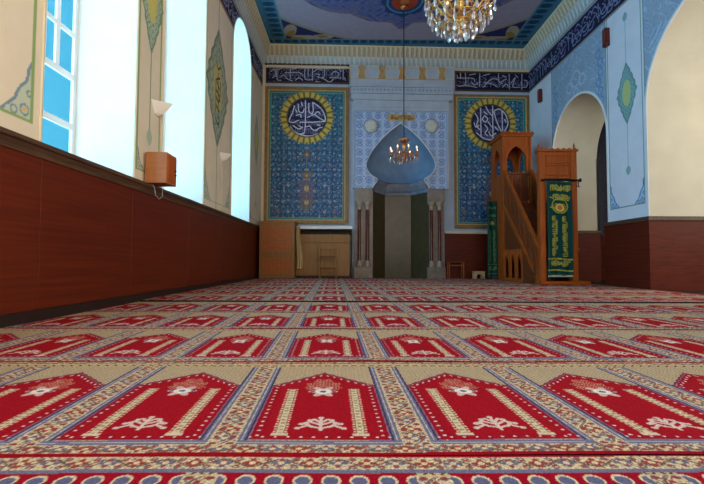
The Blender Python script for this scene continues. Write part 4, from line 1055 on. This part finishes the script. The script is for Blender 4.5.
# low cupboard
yc = 13.42
x0, x1 = atY(296, 255, yc)[0], atY(349.8, 255, yc)[0]
cu = empty('low_cupboard', ((x0 + x1) / 2, 13.7, 0)); CI2 = Matrix.Translation(-cu.location)
tag(cu, 'low oak cupboard with plain doors under the left tile panel', 'cupboard')
def cq(o): o.matrix_parent_inverse = CI2; return o
zt_ = zy(235, yc, 325); zd = zy(243, yc, 325)
cq(MB().box(x0, x1, yc + .02, 13.85, .07, zt_).build('body', M_oak, cu)); cq(MB().box(x0 + .02, x1 - .02, yc + .06, 13.85, .0, .07).build('plinth', M_black, cu))
dv = [x0, atY(318, 255, yc)[0], atY(334, 255, yc)[0], x1]
for a, b_ in zip(dv[:-1], dv[1:]):
    d = cq(MB().box(a + .006, b_ - .006, yc, yc + .02, .08, zd - .01).build('door', M_oak, cu, bevel=.003))
cq(MB().box(x0 + .006, x1 - .006, yc - .004, yc + .02, zd, zt_ - .005).build('drawer', M_oak, cu, bevel=.003))
lg = MB(); a, b_ = atY(296.3, 228, yc - .06)[0], atY(352.3, 228, yc - .06)[0]; lg.box(a, b_, yc - .06, 13.87, zy(229, yc - .06, 325), zy(226, yc - .06, 325))
o = lg.build('shelf', M_white, bevel=.01); tag(o, 'long white shelf fixed to the wall just under the left tile panel', 'shelf')
bk_ = MB(); bk_.box(a + .05, b_ - .03, 13.8, 13.87, zt_ + .002, zy(229, yc, 325)); o = bk_.build('trim_11', M_dark); o['kind'] = 'structure'
lgb = MB(); lgb.box(b_ - .05, b_, yc + .0, 13.85, .02, zy(229, yc - .06, 325)); o = lgb.build('side_board', M_dark); tag(o, 'dark upright board between the low cupboard and the mihrab', 'board')
# hanging cloth
xa, xb = atY(296.8, 250, yc - .1)[0], atY(302.6, 250, yc - .1)[0]; z1_, z0_ = zy(226.3, yc - .1, 300), zy(269, yc - .1, 300)
ss = np.linspace(0, 1, 24); w = xb - xa
cl = colgrid('hanging_cloth', ss, 0, 1, .03, lambda s, z: fill(s.shape, (190, 166, 120)), lambda s, z: (xa + (w * (.55 + .45 * np.clip((1 - z) * 1.4, 0, 1))) * s + .02 * np.sin(z * 6), yc - .1 - .018 * np.sin(s * 14 + z * 2), z0_ + (z1_ - z0_) * z), M_cloth)
cl.modifiers.new('thickness', 'SOLIDIFY').thickness = .008
tag(cl, 'beige cloth hanging from the shelf end beside the carved cabinet', 'cloth')
# step stool / small ladder
yl = 12.85; x0, x1 = atY(319.5, 262, yl)[0], atY(336, 262, yl)[0]; zt_ = zy(247, yl, 328)
ld = empty('wooden_step_ladder', ((x0 + x1) / 2, yl + .2, 0)); LI = Matrix.Translation(-ld.location)
tag(ld, 'slim wooden step ladder with two dark rungs in front of the low cupboard', 'ladder')
for x in (x0, x1):
    for y_t, y_b_, nm in ((yl + .16, yl, 'front_rail'), (yl + .2, yl + .42, 'rear_rail')):
        o = MB().tube([(x, y_b_, .0), (x, y_t, zt_ if nm == 'front_rail' else zt_ - .06)], .017, 8).build(nm, M_oak, ld); o.matrix_parent_inverse = LI
for py in (257.3, 269):
    z = zy(py, yl, 328); yy = yl + .16 * z / zt_
    o = MB().box(x0, x1, yy - .03, yy + .11, z - .02, z + .02).build('tread', M_wood_d, ld, bevel=.004); o.matrix_parent_inverse = LI
o = MB().tube([(x0, yl + .15, zt_ - .09), (x1, yl + .15, zt_ - .09)], .012, 8).build('top_bar', M_oak, ld); o.matrix_parent_inverse = LI
# dark stool-table right of mihrab
yt = 13.5; x0, x1 = atY(448.5, 270, yt)[0], atY(465, 270, yt)[0]; zt_ = zy(262.3, yt, 456)
st = empty('low_wooden_stand', ((x0 + x1) / 2, yt + .15, 0)); SI = Matrix.Translation(-st.location)
tag(st, 'low open dark wooden stand beside the right colonnettes of the mihrab', 'stand')
o = MB().box(x0, x1, yt, yt + .32, zt_ - .03, zt_).build('top', M_wood_d, st, bevel=.005); o.matrix_parent_inverse = SI
for x in (x0 + .02, x1 - .05):
    for y in (yt + .01, yt + .28):
        o = MB().box(x, x + .03, y, y + .03, .0, zt_ - .03).build('leg', M_wood, st, bevel=.003); o.matrix_parent_inverse = SI
o = MB().box(x0 + .05, x1 - .05, yt + .012, yt + .035, zt_ - .13, zt_ - .10).build('stretcher', M_wood, st); o.matrix_parent_inverse = SI
# small white footstool
x0, x1 = atY(474.5, 275, 13.3)[0], atY(485, 275, 13.3)[0]; zt_ = zy(272, 13.3, 480)
fs_ = empty('footstool', ((x0 + x1) / 2, 13.4, 0)); SI = Matrix.Translation(-fs_.location); tag(fs_, 'small pale footstool with arched sides between the stand and the minbar', 'stool')
o = MB().box(x0 - .01, x1 + .01, 13.3, 13.55, zt_ - .03, zt_).build('seat', M_linen, fs_, bevel=.006); o.matrix_parent_inverse = SI
for y in (13.31, 13.51):
    m_ = MB(); arch_slab(m_, x0, x1, .0, zt_ - .03, x0 + .07, x1 - .07, 0.001, zt_ * .7, y, y + .025, fnY, False); o = m_.build('leg_board', M_linen, fs_); o.matrix_parent_inverse = SI

# ------------------------------------------------------------------ things on the side walls
# loudspeaker box on the wainscot ledge
ys0 = L(142, 170)[0] + .02; zA, zB = ZL + .005, None
x_r = atY(166.5, 170, ys0)[0]; y_far = atX(176.5, 170, x_r)[0]
zt_ = atY(150, 151.8, ys0)[1]; zb_ = atY(166, 186.5, ys0)[1]
print('speaker', ys0, x_r, y_far, zb_, zt_)
zb_ = max(zb_, ZL + .012)
sp = empty('wall_loudspeaker', ((XL + x_r) / 2, (ys0 + y_far) / 2, zb_)); SI = Matrix.Translation(-sp.location)
tag(sp, 'orange veneer box loudspeaker on the ledge of the left wall below the near wall lamp', 'loudspeaker')
o = MB().box(XL + .03, x_r, ys0, y_far, zb_, zt_).build('cabinet', M_orangebox, sp, bevel=.006); o.matrix_parent_inverse = SI
o = MB().box(x_r - .002, x_r + .012, ys0 + .03, y_far - .03, zb_ + .03, zt_ - .03).build('front_grille', M_wood, sp, bevel=.003); o.matrix_parent_inverse = SI
for z in (.14, .2):
    o = MB().lathe([(0, 0), (.014, 0), (.014, .02), (0, .02)], (x_r + .02, y_far - .08, zb_ + z), 10).build('knob', M_dark, sp); o.matrix_parent_inverse = SI
cbm = MB(); cbm.tube([(XL + .07, ys0 + .1, ZL + .02), (XL + .12, ys0 + .1, ZL - .03), (XL + .13, ys0 + .12, ZL - .14), (XL + .13, ys0 + .24, ZL - .18), (XL + .12, ys0 + .36, ZL - .12), (XL + .11, ys0 + .4, ZL + .01)], .0035, 6)
o = cbm.build('speaker_cable', M_white, None, True); tag(o, 'thin pale cable looping down from the left wall loudspeaker', 'cable')
# wall lamps: quarter-bowl uplights
def wall_lamp(px, py, w, label):
    y, z = L(px, py); root = empty('wall_lamp', (XL, y, z)); tag(root, label, 'lamp', 'white bowl uplights on the left wall')
    m_ = MB(); n = 14; vs = []; rows = 6
    for i in range(rows + 1):
        t = i / rows; r = w * (.14 + .86 * t ** .65); zz = -w * .55 + w * .95 * t
        for k in range(n + 1):
            a = PI * k / n - PI / 2
            e = abs(math.cos(a)); sq = 1 / max(abs(math.cos(a)) + abs(math.sin(a)), .5)   # a squared, shell-like plan
            vs.append((r * math.cos(a) * sq * 1.25, r * math.sin(a) * sq * 1.0, zz))
    fs = [(i * (n + 1) + k, i * (n + 1) + k + 1, (i + 1) * (n + 1) + k + 1, (i + 1) * (n + 1) + k) for i in range(rows) for k in range(n)] + [tuple(range(n, -1, -1))]
    o = m_.add(vs, fs).build('bowl', M_shelltone, root); sd = o.modifiers.new('thickness', 'SOLIDIFY'); sd.thickness = .01
    MB().box(0.0, .02, -w * .4, w * .4, -w * .5, w * .3).build('back_plate', M_shelltone, root)
    MB().lathe([(0, -.02), (.03, 0), (.035, .04), (.02, .07), (0, .08)], (w * .45, 0, 0), 10).build('bulb', M_white, root, True)
wall_lamp(157, 109, .19, 'white bowl wall lamp nearer the viewer, above the loudspeaker box')
wall_lamp(222, 157, .17, 'white bowl wall lamp farther along, under the green pendant ornament')
m_ = MB(); yy, _ = L(222, 157); m_.tube([(XL + .006, yy, 2.9 - .2), (XL + .006, yy + .02, ZL)], .006, 5); o = m_.build('lamp_cable', M_cream); tag(o, 'thin cable running down the wall from the farther bowl lamp', 'cable')
def wall_speaker(px, py0_, py1_, label):
    y, z1_ = R_(px, py0_); _, z0_ = R_(px, py1_)
    root = empty('small_wall_speaker', (XR, y, z0_)); tag(root, label, 'loudspeaker', 'small brown wall speakers')
    h = z1_ - z0_; MB().box(-.10, 0, -.07, .07, 0, h).build('cabinet', M_redmarble, root, bevel=.008); MB().box(-.108, -.098, -.055, .055, .03, h - .03).build('grille', M_wood_d, root)
wall_speaker(608, 29, 47, 'small brown speaker high beside the pale pendant panel, nearer of the two')
wall_speaker(541.5, 89.5, 102.5, 'small brown speaker high on the right wall near the far corner')

for o_ in (mn, cb, cu, ld, st, fs_): o_.location.z += .02
# ------------------------------------------------------------------ chandeliers
def crystal_mesh(l, r):
    m_ = MB(); m_.lathe([(0, 0), (r * .55, -l * .08), (r * .3, -l * .2), (r, -l * .68), (r * .6, -l * .9), (0, -l)], (0, 0, 0), 6)
    me = bpy.data.meshes.new('crystal'); me.from_pydata(m_.v, [], m_.f); me.materials.append(M_crystal); return me
def chandelier(cx_, cy_, zbot, R, rings, arms, metal, label, ztop_rod, stem_h, cl=.13, cr=.022, crown=True, bowl=True):
    root = empty('crystal_chandelier', (cx_, cy_, zbot)); tag(root, label, 'chandelier', 'crystal chandeliers')
    MB().tube([(0, 0, stem_h), (0, 0, ztop_rod - zbot)], .012, 8).build('suspension_rod', M_dark, root)
    MB().lathe([(0, 0), (.06, -.01), (.1, -.05), (.06, -.1), (.02, -.13), (0, -.14)], (0, 0, ztop_rod - zbot), 16).build('ceiling_rose', metal, root, True)
    MB().lathe([(0, .08), (.03, .1), (.045, .14), (.02, .19), (.06, .24), (.075, .3), (.03, .36), (.025, .45), (.06, .5), (.05, .56), (.02, .6), (.02, stem_h)], (0, 0, 0), 14).build('stem', metal, root, True)
    MB().lathe([(0, 0), (.018, .02), (.024, .045), (.01, .07), (.012, .1), (0, .11)], (0, 0, 0), 8).build('finial', M_crystal, root)
    me1 = crystal_mesh(cl, cr)
    for (r, z, n, ph) in rings:
        hoop = MB().tube([(r * math.cos(a), r * math.sin(a), z) for a in np.linspace(0, 2 * PI, 41)], .007, 6, False)
        for i in range(n):     # leafy scrolls riding on the hoop
            a = 2 * PI * i / n + ph; c_, s_ = math.cos(a), math.sin(a)
            hoop.tube([((r + .03 * math.sin(t)) * c_ - .035 * math.cos(t) * s_, (r + .03 * math.sin(t)) * s_ + .035 * math.cos(t) * c_, z + .02 + .03 * math.sin(t * 1.0)) for t in np.linspace(0, 5, 9)], [.004 + .006 * k / 8 for k in range(9)], 5)
        hoop.build('hoop', metal, root, True)
        for i in range(n):
            a = 2 * PI * (i + .5) / n + ph; o = link('crystal', me1, root); o.location = (r * math.cos(a), r * math.sin(a), z - .005); o.rotation_euler = (0, 0, a); s_ = .8 + .35 * random.random(); o.scale = (s_, s_, s_)
    na, ra, za = arms
    for i in range(na):
        a = 2 * PI * i / na + .2; c_, s_ = math.cos(a), math.sin(a)
        path = [(.03, .32), (ra * .35, .2 + za * .2), (ra * .7, za - .12), (ra * .95, za - .06), (ra, za)]
        pts = smooth_pts(path, 5); arm = MB().tube([(p * c_, p * s_, q) for p, q in pts], .011, 6)
        arm.tube([((ra * .55 + .05 * math.cos(t)) * c_, (ra * .55 + .05 * math.cos(t)) * s_, za - .03 + .06 * math.sin(t)) for t in np.linspace(0, 5.4, 12)], .009, 5)
        ao = arm.build('arm', metal, root, True)
        MB().lathe([(0, 0), (.03, .005), (.045, .03), (.03, .02), (0, .02)], (ra * c_, ra * s_, za), 10).build('drip_pan', metal, ao, True)
        MB().lathe([(0, .02), (.011, .02), (.011, .1), (.013, .11), (.006, .14), (0, .16)], (ra * c_, ra * s_, za), 8).build('candle', M_candle, ao, True)
        MB().lathe([(0, .11), (.012, .115), (.017, .135), (.01, .165), (0, .185)], (ra * c_, ra * s_, za), 8).build('bulb', M_bulb, ao, True)
    if crown:
        MB().lathe([(.04, 0), (.09, .05), (.17, .08), (.15, .1), (.07, .07), (.04, .1), (.03, .14)], (0, 0, stem_h - .16), 16).build('crown', metal, root, True)
        for i in range(10):
            a = 2 * PI * i / 10; o = link('crystal', me1, root); o.location = (.16 * math.cos(a), .16 * math.sin(a), stem_h - .08); o.scale = (.7, .7, .7)
cxn, zbn = atY(460.5, 42, 5.5)
chandelier(cxn, 5.5, zbn, .46, [(.10, .17, 8, 0), (.20, .22, 12, .2), (.30, .29, 16, .1), (.38, .38, 18, .3), (.43, .50, 18, 0), (.45, .64, 18, .2)], (12, .40, .62), M_gold,
           'large gold and crystal chandelier cut by the top edge of the photo', ZC1, 1.0, .14, .022)
cxf, zbf = atY(404, 165.5, 11.5)
chandelier(cxf, 11.5, zbf, .42, [(.12, .14, 8, 0), (.26, .17, 14, .2), (.38, .22, 16, .1)], (8, .37, .30), M_copper,
           'small distant chandelier hanging on a long dark rod in front of the mihrab', ZC1, .76, .10, .018)

# ------------------------------------------------------------------ outside + light
w = bpy.data.worlds.new('sky'); S.world = w; w.use_nodes = True; nt = w.node_tree; N = nt.nodes; K = nt.links
bg = N['Background']; tc = N.new('ShaderNodeTexCoord'); sx = N.new('ShaderNodeSeparateXYZ'); K.new(tc.outputs['Generated'], sx.inputs[0])
def rng_(sock, a, b_):
    m_ = N.new('ShaderNodeMapRange'); m_.interpolation_type = 'SMOOTHSTEP'; m_.inputs['From Min'].default_value = a; m_.inputs['From Max'].default_value = b_; K.new(sock, m_.inputs[0]); return m_.outputs[0]
def mixc(f, a, b_):
    m_ = N.new('ShaderNodeMix'); m_.data_type = 'RGBA'; K.new(f, m_.inputs[0])
    for k_, v in ((6, a), (7, b_)):
        if isinstance(v, tuple): m_.inputs[k_].default_value = v + (1,)
        else: K.new(v, m_.inputs[k_])
    return m_.outputs[2]
SKY_REAR, SKY_LEFT, SKY_DEEP, SKY_RIGHT = (1.35, 1.2, 1.02), (1.0, 1.55, 2.0), (.02, .15, .21), (3.0, 2.7, 2.3)
left = mixc(rng_(sx.outputs['Y'], .45, .75), SKY_LEFT, SKY_DEEP)
c1 = mixc(rng_(sx.outputs['X'], -.5, -.25), left, SKY_REAR)
c2 = mixc(rng_(sx.outputs['X'], .35, .75), c1, SKY_RIGHT)
K.new(c2, bg.inputs[0]); bg.inputs[1].default_value = 1.0
def portal(loc, rot, sx_, sy_):
    d = bpy.data.lights.new('daylight_portal', 'AREA'); d.shape = 'RECTANGLE'; d.size = sx_; d.size_y = sy_; d.cycles.is_portal = True
    o = bpy.data.objects.new('daylight_portal', d); COL.objects.link(o); o.location = loc; o.rotation_euler = rot
for a, b_ in wins: portal((XG - .1, (a + b_) / 2, 4.2), (0, -PI / 2, 0), 5.4, b_ - a)
for a, b_ in ((-2.2, -.4), (.5, 2.3), (3.2, 5.0), (7.2, 9.5)): portal(((a + b_) / 2, YN - .15, 3.7), (PI / 2, 0, 0), b_ - a, 5.0)
for a, b_ in ((.4, 2.0), (3.4, 5.0), (6.4, 8.0)): portal((10.7, (a + b_) / 2, 3.4), (0, PI / 2, 0), 3.6, b_ - a)

S.view_settings.view_transform = 'Standard'; S.view_settings.look = 'None'; S.view_settings.gamma = 1; S.view_settings.use_curve_mapping = False
S.view_settings.exposure = 1.92
S.cycles.use_denoising = True
S.cycles.max_bounces = 10; S.cycles.diffuse_bounces = 6; S.cycles.caustics_refractive = False; S.cycles.caustics_reflective = False
S.cycles.sample_clamp_indirect = 8
